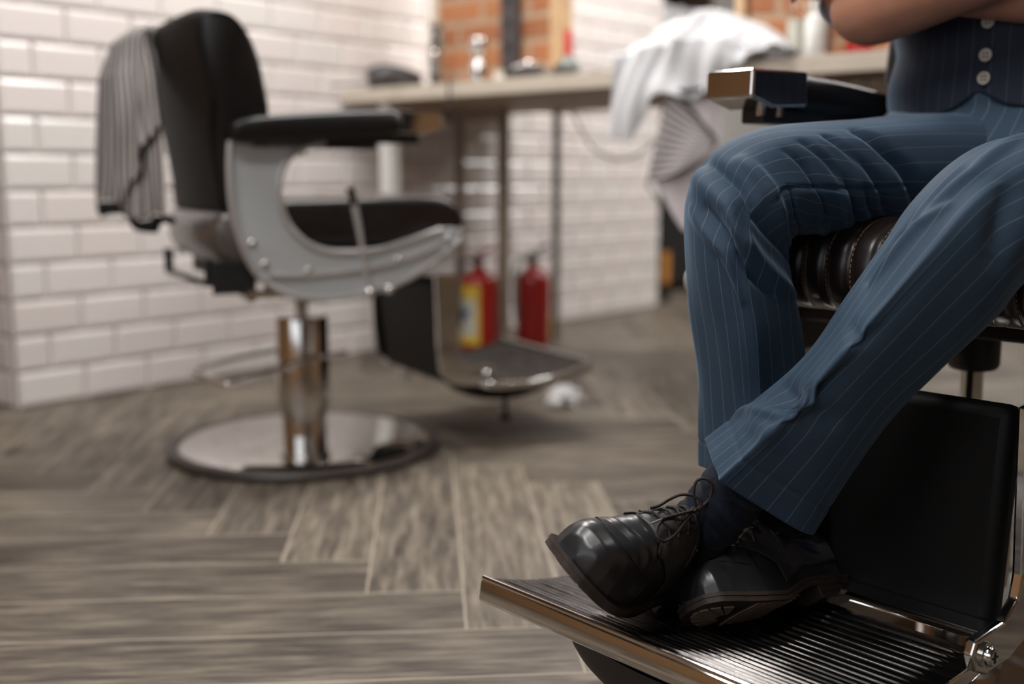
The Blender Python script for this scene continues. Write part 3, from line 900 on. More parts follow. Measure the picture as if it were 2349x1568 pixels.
obj('tin_lid', lathe([(.001, .045), (.035, .045), (.035, .053), (.001, .054)], 32), red_paint, rc)
tr1 = thing('dark_tray', (1.30, -1.70, Z0), 0, 'thin dark tray under the white bottle', 'tray')
obj('tray', box2(-.05, .01, -.16, .03, 0, .003), brown_board, tr1, smooth=False)
b3.location.z += .003
pp = thing('folded_napkins', (1.42, -1.93, Z0), 0, 'pale folded napkins on the counter behind the arm of the person', 'napkins')
obj('napkin_stack', grid(lambda u, v: (-.06 + .12 * v, .08 - .16 * u, .028 * math.sin(math.pi * u) ** .5 * math.sin(math.pi * min(max(v, .02), .98)) ** .3 + .002 * math.sin(u * 19)), 30, 16), paper, pp, ang=180)

# white towel heaped on the counter edge
tw = thing('white_towel', (1.2, -1.42, Z0), 0, 'white terry towel heaped on the counter and hanging over its edge', 'towel')
def towel(u, v):
    y = .225 - .52 * u        # y from -1.195 to -1.715
    pk = np.interp(u, [0, .06, .18, .40, .60, .72, .85, 1], [.035, .075, .105, .135, .128, .085, .060, .02])
    dp = np.interp(u, [0, .03, .16, .20, .26, .62, .72, .80, 1], [-.185, -.20, -.20, -.15, -.088, -.085, -.02, .003, .004])
    dp += .008 * math.sin(u * 23)
    if v < .55:      # over the heap, back to front
        s = v / .55
        xm = float(np.interp(u, [0, .3, .7, .82, 1], [.22, .29, .29, .13, .07]))
        x = xm - (xm + .02) * s
        z = pk * math.sin(math.pi * min(s * .62 + .18, 1)) ** .8 * (1 - max(0, s - .8) * 2.6) + .004
        if s < .08: z = z * s / .08 + .003
    else:
        s = (v - .55) / .45
        x = -.020 - .018 * math.sin(s * math.pi * .5) + (.024 if dp > -.03 else 0) * 1
        z = (pk * .35) * (1 - s) ** 2 + .02 * (1 - s) + dp * s
    f = .010 * math.sin(u * 26 + v * 5) + .008 * math.sin(u * 11 - v * 9 + 1) + .005 * math.sin(u * 47 + v * 13)
    k = min(1, v * 5)
    return (x - f * k * (1 if v > .5 else .3), y + .012 * math.sin(v * 8 + u * 6), max(z + f * k * (.8 if v < .55 else .15), .003 if x > -.005 else -9))
obj('towel_cloth', grid(towel, 130, 90), towel_mat, tw, ang=180, solid=.006)

# striped cape hanging from under the towel
cp = thing('barber_cape', (1.175, -1.45, .87), 0, 'pale striped barber cape with black trim hanging below the white towel', 'cape')
A_, B_, C_, D_ = np.array([.0, .062, .012]), np.array([0, -.080, -.02]), np.array([-.005, .118, -.225]), np.array([-.004, -.100, -.150])
def quad(a, b, c, d, fold=.006, fr=14, bow=.0):
    def fn(u, v):
        p = (a * (1 - u) + b * u) * (1 - v) + (c * (1 - u) + d * u) * v
        w = fold * math.sin(u * fr + v * 3) * (.4 + v)
        return (p[0] - w - .01 * v, p[1] + bow * math.sin(math.pi * v), p[2] - .012 * math.sin(math.pi * u) * v)
    return fn
obj('striped_side', grid(quad(np.array([0, .066, .02]), np.array([0, -.085, -.118]), np.array([-.01, .118, -.235]), np.array([-.01, -.06, -.165]), .003, 9), 60, 50, su=.17, sv=.24), cape_stripe2, cp, ang=180, solid=.001)
obj('lining_side', grid(quad(np.array([.012, .06, .02]), np.array([.012, -.095, .02]), np.array([.010, .0, -.13]), np.array([.012, -.095, -.14]), .004, 10), 40, 40), pink_cloth, cp, ang=180, solid=.001)
obj('hanging_corner', grid(quad(np.array([.004, .112, -.228]), np.array([.004, -.10, -.14]), np.array([.0, .004, -.365]), np.array([.0, -.09, -.345]), .007, 9, .0), 40, 40), pink_cloth, cp, ang=180, solid=.001)
for P_, r_ in (([(-.008, .068, .02), (-.012, .0, -.035), (-.012, -.085, -.12)], .0045), ([(-.02, .120, -.236), (-.014, .06, -.318), (-.010, .004, -.368)], .0028), ([(-.006, .066, .016), (-.010, .01, .004), (-.006, -.09, .012)], .006)):
    obj('black_trim', tube(P_, r_, 8, sm=24), dark_cloth, cp)

# shelf unit far behind, in the next room
sf2 = thing('shelf_unit', (3.68, .30, 0), 0, 'tall dark wooden shelf unit in the passage beyond the tiled wall', 'shelf unit')
obj('upright', box2(0, .03, 0, .35, 0, 2.2), dark_wood, sf2, smooth=False)
obj('upright', box2(.515, .545, 0, .35, 0, 2.2), dark_wood, sf2, smooth=False)
obj('back_panel', box2(.03, .515, .33, .35, .0, 2.2), dark_wood, sf2, smooth=False)
for z in (.05, .52, .98, 1.42, 1.80, 2.17):
    obj('shelf', box2(.03, .515, 0, .33, z, z + .03), dark_wood, sf2, smooth=False)
obj('lower_door', box2(.03, .515, -.012, -.001, .08, .95), black_paint, sf2, smooth=False)
for k in range(3):
    tt = thing('rolled_towel', (3.79 + .14 * k, .42, 1.4505), 0, ['left', 'middle', 'right'][k] + 'most white rolled towel on the dark shelf beyond the tiled wall' if k != 1 else 'middle one of the white rolled towels on the dark shelf', 'towel', 'rolled towels on the dark shelf')
    obj('roll', tube([(0, -.10, .055), (0, .10, .055)], .054, 24), towel_mat, tt)
ob = thing('orange_box', (3.42, .06, 0), 0, 'narrow orange box standing at the end of the tiled wall', 'box')
obj('box_body', box2(0, .035, 0, .03, .10, .26), plain('orange_card', (.60, .25, .05), .6), ob, smooth=False)
obj('box_foot', box2(0, .035, 0, .03, 0, .0995), black_paint, ob, smooth=False)

# fire extinguishers on the floor under the counter
def extinguisher(x, y, r, h, rz, m, label, lab):
    t = thing('fire_extinguisher', (x, y, 0), rz, label, 'fire extinguisher', None)
    obj('cylinder', lathe([(.001, .004), (r * .8, .004), (r * .97, .016), (r, .03), (r, h * .82), (r * .93, h * .89), (r * .7, h * .95), (r * .3, h), (r * .26, h + .012), (.001, h + .012)], 48), m, t)
    obj('foot_ring', lathe([(r * .82, 0), (r * .9, 0), (r * .93, .014), (r * .82, .014)], 40), m, t)
    v = obj('valve', join(lathe([(.001, h + .01), (.017, h + .01), (.017, h + .045), (.011, h + .05), (.001, h + .05)], 20), tube([(0, 0, h + .03), (-.03, 0, h + .03)], .009, 12)), black_paint, t)
    obj('handle', join(bar([(-.02, 0, h + .052), (.03, 0, h + .062), (.095, 0, h + .085)], .02, .006), bar([(-.02, 0, h + .040), (.04, 0, h + .040), (.09, 0, h + .030)], .018, .006)), m if lab else black_paint, t, smooth=False, bev=.002)
    obj('hose', tube([(-.03, 0, h + .03), (-.07, 0, h + .035), (-.105, 0, h - .0), (-.108, 0, h - .10), (-.10, 0, h * .35)], .0085, 12, sm=40), black_rubber if lab else plain('grey_hose', (.22, .24, .23), .5), t)
    if lab:
        def band(r2, a0, a1, z0, z1):
            return grid(lambda u, v: (r2 * math.cos(a0 + (a1 - a0) * u), r2 * math.sin(a0 + (a1 - a0) * u), z0 + (z1 - z0) * v), 20, 1)
        for nm, a0, a1, z0, z1, mm, e in lab:
            obj(nm, band(r + e, RAD(a0), RAD(a1), z0, z1), mm, t, ang=180)
    return t
e1 = extinguisher(1.640, -.262, .071, .305, 0, red_paint, 'bright red fire extinguisher with a yellow and white label', [('label', 148, 226, .03, .25, yellow_paper, .0008), ('label_text_panel', 148, 215, .085, .20, pale_paper, .0014), ('label_mark', 165, 195, .13, .16, blue_paper, .002), ('label_band', 148, 214, .062, .085, pale_paper, .0016)])
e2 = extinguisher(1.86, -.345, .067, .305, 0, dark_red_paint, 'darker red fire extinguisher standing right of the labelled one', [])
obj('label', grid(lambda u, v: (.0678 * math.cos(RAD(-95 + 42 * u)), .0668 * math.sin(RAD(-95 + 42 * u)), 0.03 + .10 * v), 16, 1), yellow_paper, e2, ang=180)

# crumpled tissue and small things on the floor
ts = thing('crumpled_tissue', (1.05, -1.13, 0), 0, 'crumpled white tissue lying on the floor by the footrest of the empty chair', 'tissue')
rng = np.random.RandomState(3)
def tis(u, v):
    a = 2 * math.pi * u; b = math.pi * (v * .96 + .02)
    r = .034 * (1 + .35 * math.sin(5 * a + 3 * b) + .22 * math.sin(9 * a - 4 * b) + .2 * math.sin(3 * a + 7 * b))
    return (r * 1.25 * math.sin(b) * math.cos(a), r * math.sin(b) * math.sin(a), max(.0, .020 + r * .75 * -math.cos(b)))
obj('tissue', grid(tis, 40, 24, True), paper, ts, smooth=False)
# trouser legs: ring centre, two ring axes, radii, crease weight
LEG_R=[[0.1488,-2.534,0.6484,0.0167,-0.0399,0.9991,-0.2824,-0.9587,-0.0335,0.0828,0.085,0.0],[0.0424,-2.5028,0.6514,0.0047,-0.0083,1.0,-0.2504,-0.9681,-0.0068,0.0806,0.085,0.0],[-0.074,-2.4764,0.6499,-0.0093,0.0282,0.9996,-0.2177,-0.9757,0.0255,0.0724,0.08,0.0],[-0.1731,-2.4548,0.648,-0.0312,0.074,0.9968,-0.2464,-0.9671,0.0641,0.0651,0.075,0.0],[-0.238,-2.4352,0.6417,-0.1611,0.3242,0.9322,-0.3249,-0.9093,0.2601,0.0643,0.07,0.0],[-0.2772,-2.4256,0.6199,-0.3969,0.7465,0.5341,-0.6064,-0.6501,0.458,0.0653,0.068,0.3],[-0.2921,-2.424,0.5859,-0.4868,0.872,0.0513,-0.8575,-0.4883,0.162,0.0572,0.066,0.6],[-0.2913,-2.4286,0.5367,-0.4931,0.8599,-0.1319,-0.8654,-0.5004,-0.0268,0.0574,0.064,0.8],[-0.2831,-2.4341,0.4865,-0.4926,0.8565,-0.154,-0.8524,-0.5105,-0.1129,0.0603,0.062,0.9],[-0.2721,-2.4368,0.4296,-0.4898,0.8644,-0.1134,-0.8595,-0.5006,-0.1034,0.061,0.058,1.0],[-0.267,-2.4393,0.3776,-0.4868,0.8693,-0.0858,-0.8694,-0.4917,-0.0491,0.0615,0.055,1.0],[-0.2627,-2.4425,0.3187,-0.4864,0.8698,-0.083,-0.8706,-0.4905,-0.0378,0.0651,0.055,1.0]]
LEG_L=[[0.1834,-2.6538,0.685,-0.2425,0.9698,0.027,-0.2704,-0.0943,0.9581,0.0769,0.085,0.0],[0.0884,-2.6767,0.656,-0.2425,0.9698,0.027,-0.2567,-0.091,0.9622,0.0805,0.085,0.0],[-0.0059,-2.6996,0.6302,-0.15,0.6489,0.7459,-0.0478,-0.7583,0.6501,0.0757,0.085,0.0],[-0.122,-2.6899,0.6251,-0.0528,0.2643,0.963,-0.1028,-0.9606,0.258,0.0719,0.083,0.0],[-0.2111,-2.6819,0.6141,-0.1468,0.5636,0.8129,-0.2565,-0.8154,0.519,0.0696,0.08,0.0],[-0.2675,-2.6697,0.5849,-0.218,0.7625,0.6092,-0.6091,-0.594,0.5255,0.0665,0.074,0.3],[-0.2953,-2.6536,0.5486,-0.2289,0.7913,0.567,-0.8569,-0.4401,0.2683,0.064,0.068,0.6],[-0.3197,-2.6217,0.4968,-0.2211,0.7766,0.5899,-0.9251,-0.3584,0.1251,0.0576,0.062,0.8],[-0.3369,-2.5837,0.4409,-0.2223,0.7776,0.5882,-0.959,-0.2831,0.0119,0.0528,0.055,0.9],[-0.3448,-2.5418,0.3817,-0.2183,0.7738,0.5946,-0.9714,-0.2307,-0.0563,0.0611,0.05,1.0],[-0.3511,-2.4946,0.3197,-0.2118,0.7665,0.6063,-0.9739,-0.217,-0.0659,0.0757,0.048,1.0]]
FOLD_R=[([(0.146, 0.309), (0.219, 0.275), (0.271, 0.248), (0.396, 0.195)], 0.006, -0.007), ([(0.177, 0.356), (0.229, 0.329), (0.281, 0.302), (0.406, 0.248)], 0.006, -0.006), ([(0.115, 0.255), (0.188, 0.228), (0.26, 0.195), (0.365, 0.161)], 0.007, -0.008), ([(0.198, 0.389), (0.24, 0.376), (0.312, 0.362), (0.406, 0.322)], 0.005, -0.005), ([(0.167, 0.295), (0.24, 0.268), (0.312, 0.235)], 0.005, 0.004), ([(0.188, 0.342), (0.25, 0.315), (0.333, 0.289)], 0.005, 0.004), ([(0.323, 0.49), (0.292, 0.342), (0.271, 0.195)], 0.0025, -0.0018), ([(0.167, 0.443), (0.271, 0.463), (0.354, 0.49), (0.49, 0.564)], 0.009, 0.006), ([(0.01, 0.436), (0.219, 0.49), (0.333, 0.53), (0.49, 0.611)], 0.007, -0.005), ([(0.052, 0.47), (0.208, 0.517), (0.302, 0.57), (0.448, 0.678)], 0.01, 0.006), ([(0.146, 0.517), (0.25, 0.57), (0.365, 0.664)], 0.006, -0.005), ([(0.083, 0.517), (0.208, 0.584), (0.271, 0.658)], 0.007, 0.004), ([(0.312, 0.43), (0.417, 0.456), (0.5, 0.309)], 0.005, -0.004), ([(0.281, 0.268), (0.333, 0.248), (0.427, 0.201)], 0.005, -0.005), ([(0.302, 0.315), (0.365, 0.282), (0.438, 0.242)], 0.005, 0.004), ([(0.312, 0.369), (0.385, 0.336), (0.469, 0.275)], 0.005, 0.004)]
FOLD_L=[([(0.021, 0.154), (0.146, 0.47), (0.135, 0.517), (0.104, 0.577)], 0.008, 0.004), ([(0.115, 0.47), (0.115, 0.537), (0.094, 0.604), (0.083, 0.664)], 0.007, -0.004), ([(0.167, 0.53), (0.135, 0.57), (0.125, 0.624), (0.115, 0.664)], 0.006, 0.004), ([(0.229, 0.47), (0.281, 0.497), (0.344, 0.544)], 0.014, -0.006), ([(0.156, 0.725), (0.229, 0.732), (0.26, 0.718)], 0.01, -0.004), ([(0.094, 0.852), (0.177, 0.846), (0.25, 0.819), (0.26, 0.779)], 0.012, -0.008), ([(0.156, 0.866), (0.26, 0.859), (0.323, 0.839)], 0.013, -0.007), ([(0.229, 0.846), (0.292, 0.852)], 0.012, 0.004), ([(0.094, 0.919), (0.219, 0.899)], 0.012, 0.004), ([(0.0, 0.933), (0.188, 0.872), (0.198, 0.846)], 0.009, 0.005)]
CREASE_R=[(0.3, 0.16), (0.8, 0.1)]
CREASE_L=[(0.22, 0.2), (0.75, 0.15)]
SHOE_L_M=[[-0.78479, -0.10028, 0.3127, -0.46159], [-0.09139, -0.71138, -0.45751, -2.38333], [0.31541, -0.45565, 0.64547, 0.21131], [0.0, 0.0, 0.0, 1.0]]
SHOE_R_M=[[-0.7602, -0.11155, 0.21351, -0.31823], [0.22034, -0.60763, 0.46708, -2.50306], [0.09735, 0.50426, 0.61007, 0.16879], [0.0, 0.0, 0.0, 1.0]]
BOW_L=[('lace_loop', [[-0.0, 0.0, -0.0], [0.0005, -0.0025, 0.0052], [0.0058, -0.0145, 0.0172], [0.0073, -0.0206, 0.0288], [0.0037, -0.0181, 0.0374], [-0.0019, -0.0107, 0.0403], [-0.0053, -0.004, 0.0351], [-0.0068, 0.0021, 0.0236], [-0.005, 0.0033, 0.012], [-0.002, 0.0026, 0.0013]]), ('lace_loop', [[0.0131, 0.0062, 0.0007], [0.0403, 0.0143, -0.0097], [0.0544, 0.0096, -0.0153], [0.0685, 0.0074, -0.0229], [0.0804, 0.0134, -0.0331], [0.0879, 0.0236, -0.0372], [0.0819, 0.0302, -0.0377], [0.0688, 0.03, -0.033], [0.0525, 0.0249, -0.0222], [0.0391, 0.0182, -0.0109], [0.0187, 0.0099, -0.0012]]), ('lace_end', [[0.0184, 0.0067, 0.0017], [0.046, 0.0082, -0.0077], [0.0658, 0.0073, -0.0173], [0.073, 0.0068, -0.022]]), ('aglet', [[0.073, 0.0068, -0.022], [0.0936, 0.0089, -0.0316]]), ('lace_end', [[-0.0014, 0.0019, 0.0006], [-0.0035, 0.0018, 0.0102], [-0.0008, -0.0036, 0.0144], [0.0055, -0.0123, 0.0124], [0.0132, -0.021, 0.0039], [0.0195, -0.0256, -0.0103], [0.0438, -0.0197, -0.0198], [0.0598, -0.0186, -0.0263]])]
SOCK_L_TO=[-0.351, -2.484, 0.3324]
SOCK_R_TO=[-0.2447, -2.4655, 0.3096]
# ------------------------------------------------------------------ the seated person
CH = Matrix.Translation((.1225, -2.54, 0)) @ Matrix.Rotation(RAD(172.6), 4, 'Z')     # frame of the chair the person sits in
def cw(x, y, z):
    return np.array(CH @ Vector((x, y, z)))

def legsurf(ctrl, nu, nv, folds=(), crease=None, pw=.9, shift=.0):
    c = catmull(ctrl, nv)
    C = c[:, :3]; N1 = c[:, 3:6]; N2 = c[:, 6:9]; ra = c[:, 9]; rb = c[:, 10]; cr = c[:, 11]
    N1 = N1 / np.linalg.norm(N1, axis=1)[:, None]
    N2 = N2 - (N2 * N1).sum(1)[:, None] * N1; N2 /= np.linalg.norm(N2, axis=1)[:, None]
    ph = np.arange(nu) / nu * 2 * np.pi
    V = np.zeros((nv, nu, 3)); per = np.zeros(nv)
    for i in range(nv):
        cs, sn = np.cos(ph), np.sin(ph)
        k = np.zeros(nu)
        if crease is not None:
            for c0, a in crease:
                d = np.abs((ph / (2 * np.pi) - c0 + .5) % 1 - .5); k += a * cr[i] * np.exp(-d / .035)
        e = pw + .62 * cr[i]
        x = np.sign(cs) * np.abs(cs) ** e; y = np.sign(sn) * np.abs(sn) ** e
        x = x + shift * cr[i] * np.maximum(y, 0) ** 2
        V[i] = C[i] + N1[i] * (ra[i] * x * (1 + k))[:, None] + N2[i] * (rb[i] * y * (1 + k))[:, None]
        per[i] = np.linalg.norm(np.roll(V[i], -1, 0) - V[i], axis=1).sum()
    L = np.linalg.norm(np.diff(C, axis=0), axis=1).sum(); pm = per.mean()
    dv = np.gradient(V, axis=0); du = (np.roll(V, -1, 1) - np.roll(V, 1, 1))
    nrm = np.cross(du, dv); nrm = nrm / np.maximum(np.linalg.norm(nrm, axis=2)[:, :, None], 1e-9)
    sg = np.sign(((V - C[:, None, :]) * nrm).sum(2))[:, :, None]; nrm = nrm * sg
    U, Vv = np.meshgrid(np.arange(nu) / nu, np.arange(nv) / (nv - 1))
    disp = np.zeros((nv, nu))
    for pts, w, a in folds:
        best = np.full((nv, nu), 9.); tt = np.zeros((nv, nu)); n = len(pts) - 1
        for j in range(n):
            ax, ay = pts[j][0] * pm, pts[j][1] * L; bx, by = pts[j + 1][0] * pm, pts[j + 1][1] * L
            px, py = U * pm, Vv * L; dx, dy = bx - ax, by - ay
            t = np.clip(((px - ax) * dx + (py - ay) * dy) / (dx * dx + dy * dy + 1e-12), 0, 1)
            d = np.hypot(px - ax - t * dx, py - ay - t * dy); m_ = d < best
            best = np.where(m_, d, best); tt = np.where(m_, (j + t) / n, tt)
        disp += 1.7 * a * np.exp(-(best / w) ** 2) * np.sin(np.pi * np.clip(tt * .86 + .07, 0, 1)) ** .6
    # gentle uneven drape and the stitched hem line
    disp += .0012 * np.sin(U * 2 * np.pi * 3 + Vv * 9) * np.sin(Vv * 21 + 1) + .0008 * np.sin(U * 2 * np.pi * 7 - Vv * 17)
    disp -= .0012 * np.exp(-((Vv - .955) * L / .003) ** 2)
    V = V + nrm * disp[:, :, None]
    return V, pm, L

def leg_geo(V, pm, L):
    nv, nu = V.shape[:2]
    F, UV = [], []
    for i in range(nv - 1):
        for j in range(nu):
            k = (j + 1) % nu
            F.append([i * nu + j, i * nu + k, (i + 1) * nu + k, (i + 1) * nu + j])
            a, b = j / nu * pm, (j + 1) / nu * pm; c, d = i / (nv - 1) * L, (i + 1) / (nv - 1) * L
            UV.append([(a, c), (b, c), (b, d), (a, d)])
    return [tuple(p) for p in V.reshape(-1, 3)], F, UV

man = thing('person', tuple(cw(-.08, .02, .60)), RAD(172.6), 'person in navy pinstripe vest and trousers seated with arms folded and ankles crossed', 'person')
MY = .02
def rings(rows, n=96, pw=.88):
    """rows: z, cx, cy, rx, ry in chair coordinates -> grid function (u round, v up), world coordinates"""
    C = catmull(rows, 60)
    def fn(u, v):
        i = v * 59; a = int(min(i, 58)); f = i - a
        z, cx, cy, rx, ry = C[a] * (1 - f) + C[a + 1] * f
        ph = 2 * math.pi * u
        c, s = math.cos(ph), math.sin(ph)
        return (cx + rx * math.copysign(abs(c) ** pw, c), cy + ry * math.copysign(abs(s) ** pw, s), z)
    return fn
pelv = rings([(.600, -.09, MY, .12, .17), (.63, -.07, MY, .16, .205), (.67, -.075, MY - .01, .165, .232), (.705, -.09, MY - .01, .148, .222), (.735, -.10, MY, .132, .190), (.76, -.10, MY, .126, .172), (.80, -.10, MY, .116, .164)])
def pel(u, v):
    x, y, z = pelv(u, v)
    a = 2 * math.pi * u
    fr = max(0, math.cos(a))
    d = fr * (.006 * math.exp(-((y - MY) / .010) ** 2) * (1 if z > .65 else 0))      # fly
    d += .005 * math.sin(y * 60 + z * 90) * math.exp(-((z - .68) / .035) ** 2)
    return cw(x + d, y, z)
hips = obj('trousers', grid(pel, 120, 70, True, su=1.05, sv=.2, caps=True), suiting, man, world=True, ang=180)
for rows, fo, cr_, sh_ in ((LEG_R, FOLD_R, CREASE_R, .05), (LEG_L, FOLD_L, CREASE_L, .32)):
    V_, pm, L_ = legsurf(np.array(rows), 192, 300, fo, cr_, shift=sh_)
    obj('trouser_leg', leg_geo(V_, round(pm / .0165) * .0165, L_), suiting, hips, world=True, ang=180, solid=.0016)

# vest over a white shirt
vest_rows = [(.735, -.10, MY, .128, .178), (.78, -.10, MY, .124, .172), (.86, -.10, MY, .124, .172), (.96, -.10, MY, .130, .180), (1.06, -.10, MY, .132, .188), (1.13, -.10, MY, .125, .186)]
vr = rings(vest_rows)
def vestf(u, v, off=0):
    a = 2 * math.pi * u
    da = (a + math.pi) % (2 * math.pi) - math.pi        # 0 at the front
    zb = .742 + .016 * math.exp(-(da / .10) ** 2) + .004 * math.sin(3 * a) - .008 * math.exp(-((abs(da) - .35) / .2) ** 2)
    z = zb + (1.13 - zb) * v
    vv = (z - .735) / (1.13 - .735)
    x, y, zz = vr(u, min(max(vv, 0), 1))
    f = .0035 * math.sin(z * 70 + 3 * math.sin(a * 2)) * abs(math.sin(a)) + .002 * math.exp(-((da - .07) / .012) ** 2)
    n = np.array([math.cos(a), math.sin(a)])
    return cw(x + n[0] * (f + off), y + n[1] * (f + off), z)
vest = obj('vest', grid(lambda u, v: vestf(u, v, .004), 180, 90, True, su=.99, sv=.40), vest_cloth, man, world=True, ang=180, solid=.003)
for k, z in enumerate((.762, .792, .835, .88, .93)):
    p = np.array(vestf(0.004, (z - .742) / (1.13 - .742), .0075))
    g = lathe([(.001, 0), (.0078, 0), (.0085, .001), (.0085, .003), (.0072, .0038), (.0062, .0026), (.001, .0024)], 28)
    mt = Matrix.Translation(p) @ CH.to_3x3().to_4x4() @ Matrix.Rotation(RAD(90), 4, 'Y')
    b = obj('button', tr(g, mt), button_mat if 'button_mat' in globals() else nickel, vest, world=True)
    holes = join(*[tr(lathe([(.0004, .0022), (.0012, .0022), (.0012, .0031), (.0004, .0031)], 10), mt @ Matrix.Translation((a_, b_, 0))) for a_, b_ in ((.0022, .0022), (.0022, -.0022), (-.0022, .0022), (-.0022, -.0022))])
    obj('thread_holes', holes, black_paint, b, world=True)
shirt_f = rings([(.76, -.10, MY, .112, .158), (.9, -.10, MY, .115, .160), (1.05, -.10, MY, .122, .176), (1.13, -.10, MY, .118, .178), (1.18, -.10, MY, .10, .165), (1.22, -.105, MY, .07, .10), (1.26, -.105, MY, .062, .066)])
shirt = obj('shirt', grid(lambda u, v: cw(*shirt_f(u, v)), 72, 50, True), shirt_mat, man, world=True, ang=180)

# arms: elbows low, forearms folded across the vest
EL_R = np.array([.072, -2.398, .866])
SH_R = cw(-.10, MY - .175, 1.13); SH_L = cw(-.10, MY + .175, 1.13)
EL_L = cw(-.02, MY + .235, .855)
WR_R = cw(.075, MY + .125, .915); WR_L = cw(.055, MY - .13, .905)
def world_tube(P, r, n=28, sm=40, flat=1.0, up=None):
    return tube(P, r, n, sm=sm, flat=flat, up=up)
def sleeve(sh, el, nm):
    mid = (sh + el) / 2
    el = el - (el - sh) / np.linalg.norm(el - sh) * .012
    P = [sh, sh * .7 + el * .3, mid, sh * .25 + el * .75, el * .985 + sh * .015]
    g = world_tube(P, [.066, .062, .057, .0535, .053], 36, 50)
    V = []
    for i, v in enumerate(g[0]):
        v = np.array(v); rr = i // 36; ph = i % 36
        w = .0012 * math.sin(rr * .45 + ph * .35) + .0012 * math.sin(ph * .9 + rr * .2)
        c = np.array(g[0][rr * 36:(rr + 1) * 36]).mean(0) if rr < 50 else v
        d = v - c; L = np.linalg.norm(d) + 1e-9
        V.append(tuple(v + d / L * w))
    sl = obj(nm, (V, g[1][:-2]), shirt_mat, shirt, world=True, ang=180, solid=.002)
    t = (el - sh) / np.linalg.norm(el - sh)
    cuff = world_tube([el - t * .028, el - t * .014, el + t * .004], [.057, .0585, .057], 36, 12)
    obj('rolled_cuff', (cuff[0], cuff[1][:-2]), shirt_mat, sl, world=True, ang=180, solid=.004)
sleeve(SH_R, EL_R, 'sleeve'); sleeve(SH_L, EL_L, 'sleeve')

def hand(wr, d, n, s):
    """palm and five fingers at wrist wr, pointing along d, back of the hand towards n, s=+1/-1 puts the thumb"""
    d = d / np.linalg.norm(d); n = n - n.dot(d) * d; n /= np.linalg.norm(n); b = np.cross(d, n) * s
    G = [tube([wr, wr + d * .03, wr + d * .07, wr + d * .095], [.026, .034, .040, .036], 20, sm=14, flat=.42, up=b)]
    for k, (off, L) in enumerate(((-.029, .066), (-.010, .078), (.010, .073), (.028, .058))):
        p0 = wr + d * .088 + b * off
        cur = -n
        P = [p0, p0 + d * L * .42 + cur * .006, p0 + d * L * .75 + cur * .022, p0 + d * L * .88 + cur * .044]
        G.append(tube(P, [.0092, .0088, .0080, .0065], 12, sm=14))
    p0 = wr + d * .025 - b * .028
    G.append(tube([p0, p0 + d * .025 - b * .020 - n * .004, p0 + d * .055 - b * .028 - n * .010, p0 + d * .078 - b * .026 - n * .016], [.0135, .0115, .0098, .0078], 12, sm=14))
    return G
out = np.array(CH.to_3x3() @ Vector((1, 0, 0)))
B = []
B.append((lambda g: g)(grid(lambda u, v: cw(*(lambda p: (-.1 + (p[0] + .1) * .9, MY + (p[1] - MY) * .9, p[2]))(rings([(.63, -.09, MY, .13, .17), (.76, -.10, MY, .105, .15), (.95, -.10, MY, .11, .16), (1.13, -.10, MY, .11, .165), (1.19, -.10, MY, .07, .10), (1.23, -.10, MY, .056, .058), (1.30, -.085, MY, .054, .056)])(u, v))), 40, 40, True, caps=True))[:2])
for sh, el, wr, s in ((SH_R, EL_R, WR_R, 1), (SH_L, EL_L, WR_L, -1)):
    tA = (el - sh) / np.linalg.norm(el - sh); tB = (wr - el) / np.linalg.norm(wr - el)
    B.append(tube([sh, sh * .6 + el * .4, sh * .2 + el * .8, el - tA * .005 + tB * .006 + np.array([0, 0, .002]), el + tB * .055 + np.array([0, 0, .004]), el * .55 + wr * .45 + out * .012, wr],
                  [.052, .047, .044, .0455, .0475, .042, .028], 28, sm=60))
    B += hand(wr - tB * .005, tB + np.array([0, 0, .12]), out + np.array([0, 0, .3]), s)
for rows in (LEG_R, LEG_L):
    R_ = np.array(rows)
    P = [p for p in R_[:, :3]]
    B.append(tube(P, [min(a, b) * .72 for a, b in zip(R_[:, 9], R_[:, 10])], 18, sm=60))
# head (above the frame)
H0 = cw(-.065, MY, 1.42)
def hd_(x, y, z): return H0 + np.array(CH.to_3x3() @ Vector((x, y, z)))
def ell(c, rx, ry, rz, n=28, m=18):
    V, F = [], []
    g = sphere(0, 0, 0, 1, n, m)
    return [tuple(hd_(c[0] + v[0] * rx, c[1] + v[1] * ry, c[2] + v[2] * rz)) for v in g[0]], g[1]
B += [ell((-.01, 0, .035), .098, .077, .095), ell((.022, 0, -.045), .072, .060, .072), ell((.055, 0, -.085), .034, .036, .026),
      tube([hd_(.085, 0, .02), hd_(.100, 0, -.008), hd_(.112, 0, -.028), hd_(.094, 0, -.036)], [.009, .010, .0135, .010], 12, sm=14),
      ell((.0, .078, -.005), .020, .009, .032), ell((.0, -.078, -.005), .020, .009, .032),
      tube([hd_(.084, -.05, .034), hd_(.093, 0, .036), hd_(.084, .05, .034)], [.009, .011, .009], 12, sm=16),
      tube([hd_(.086, -.022, -.060), hd_(.096, 0, -.060), hd_(.086, .022, -.060)], [.005, .0075, .005], 12, sm=14)]
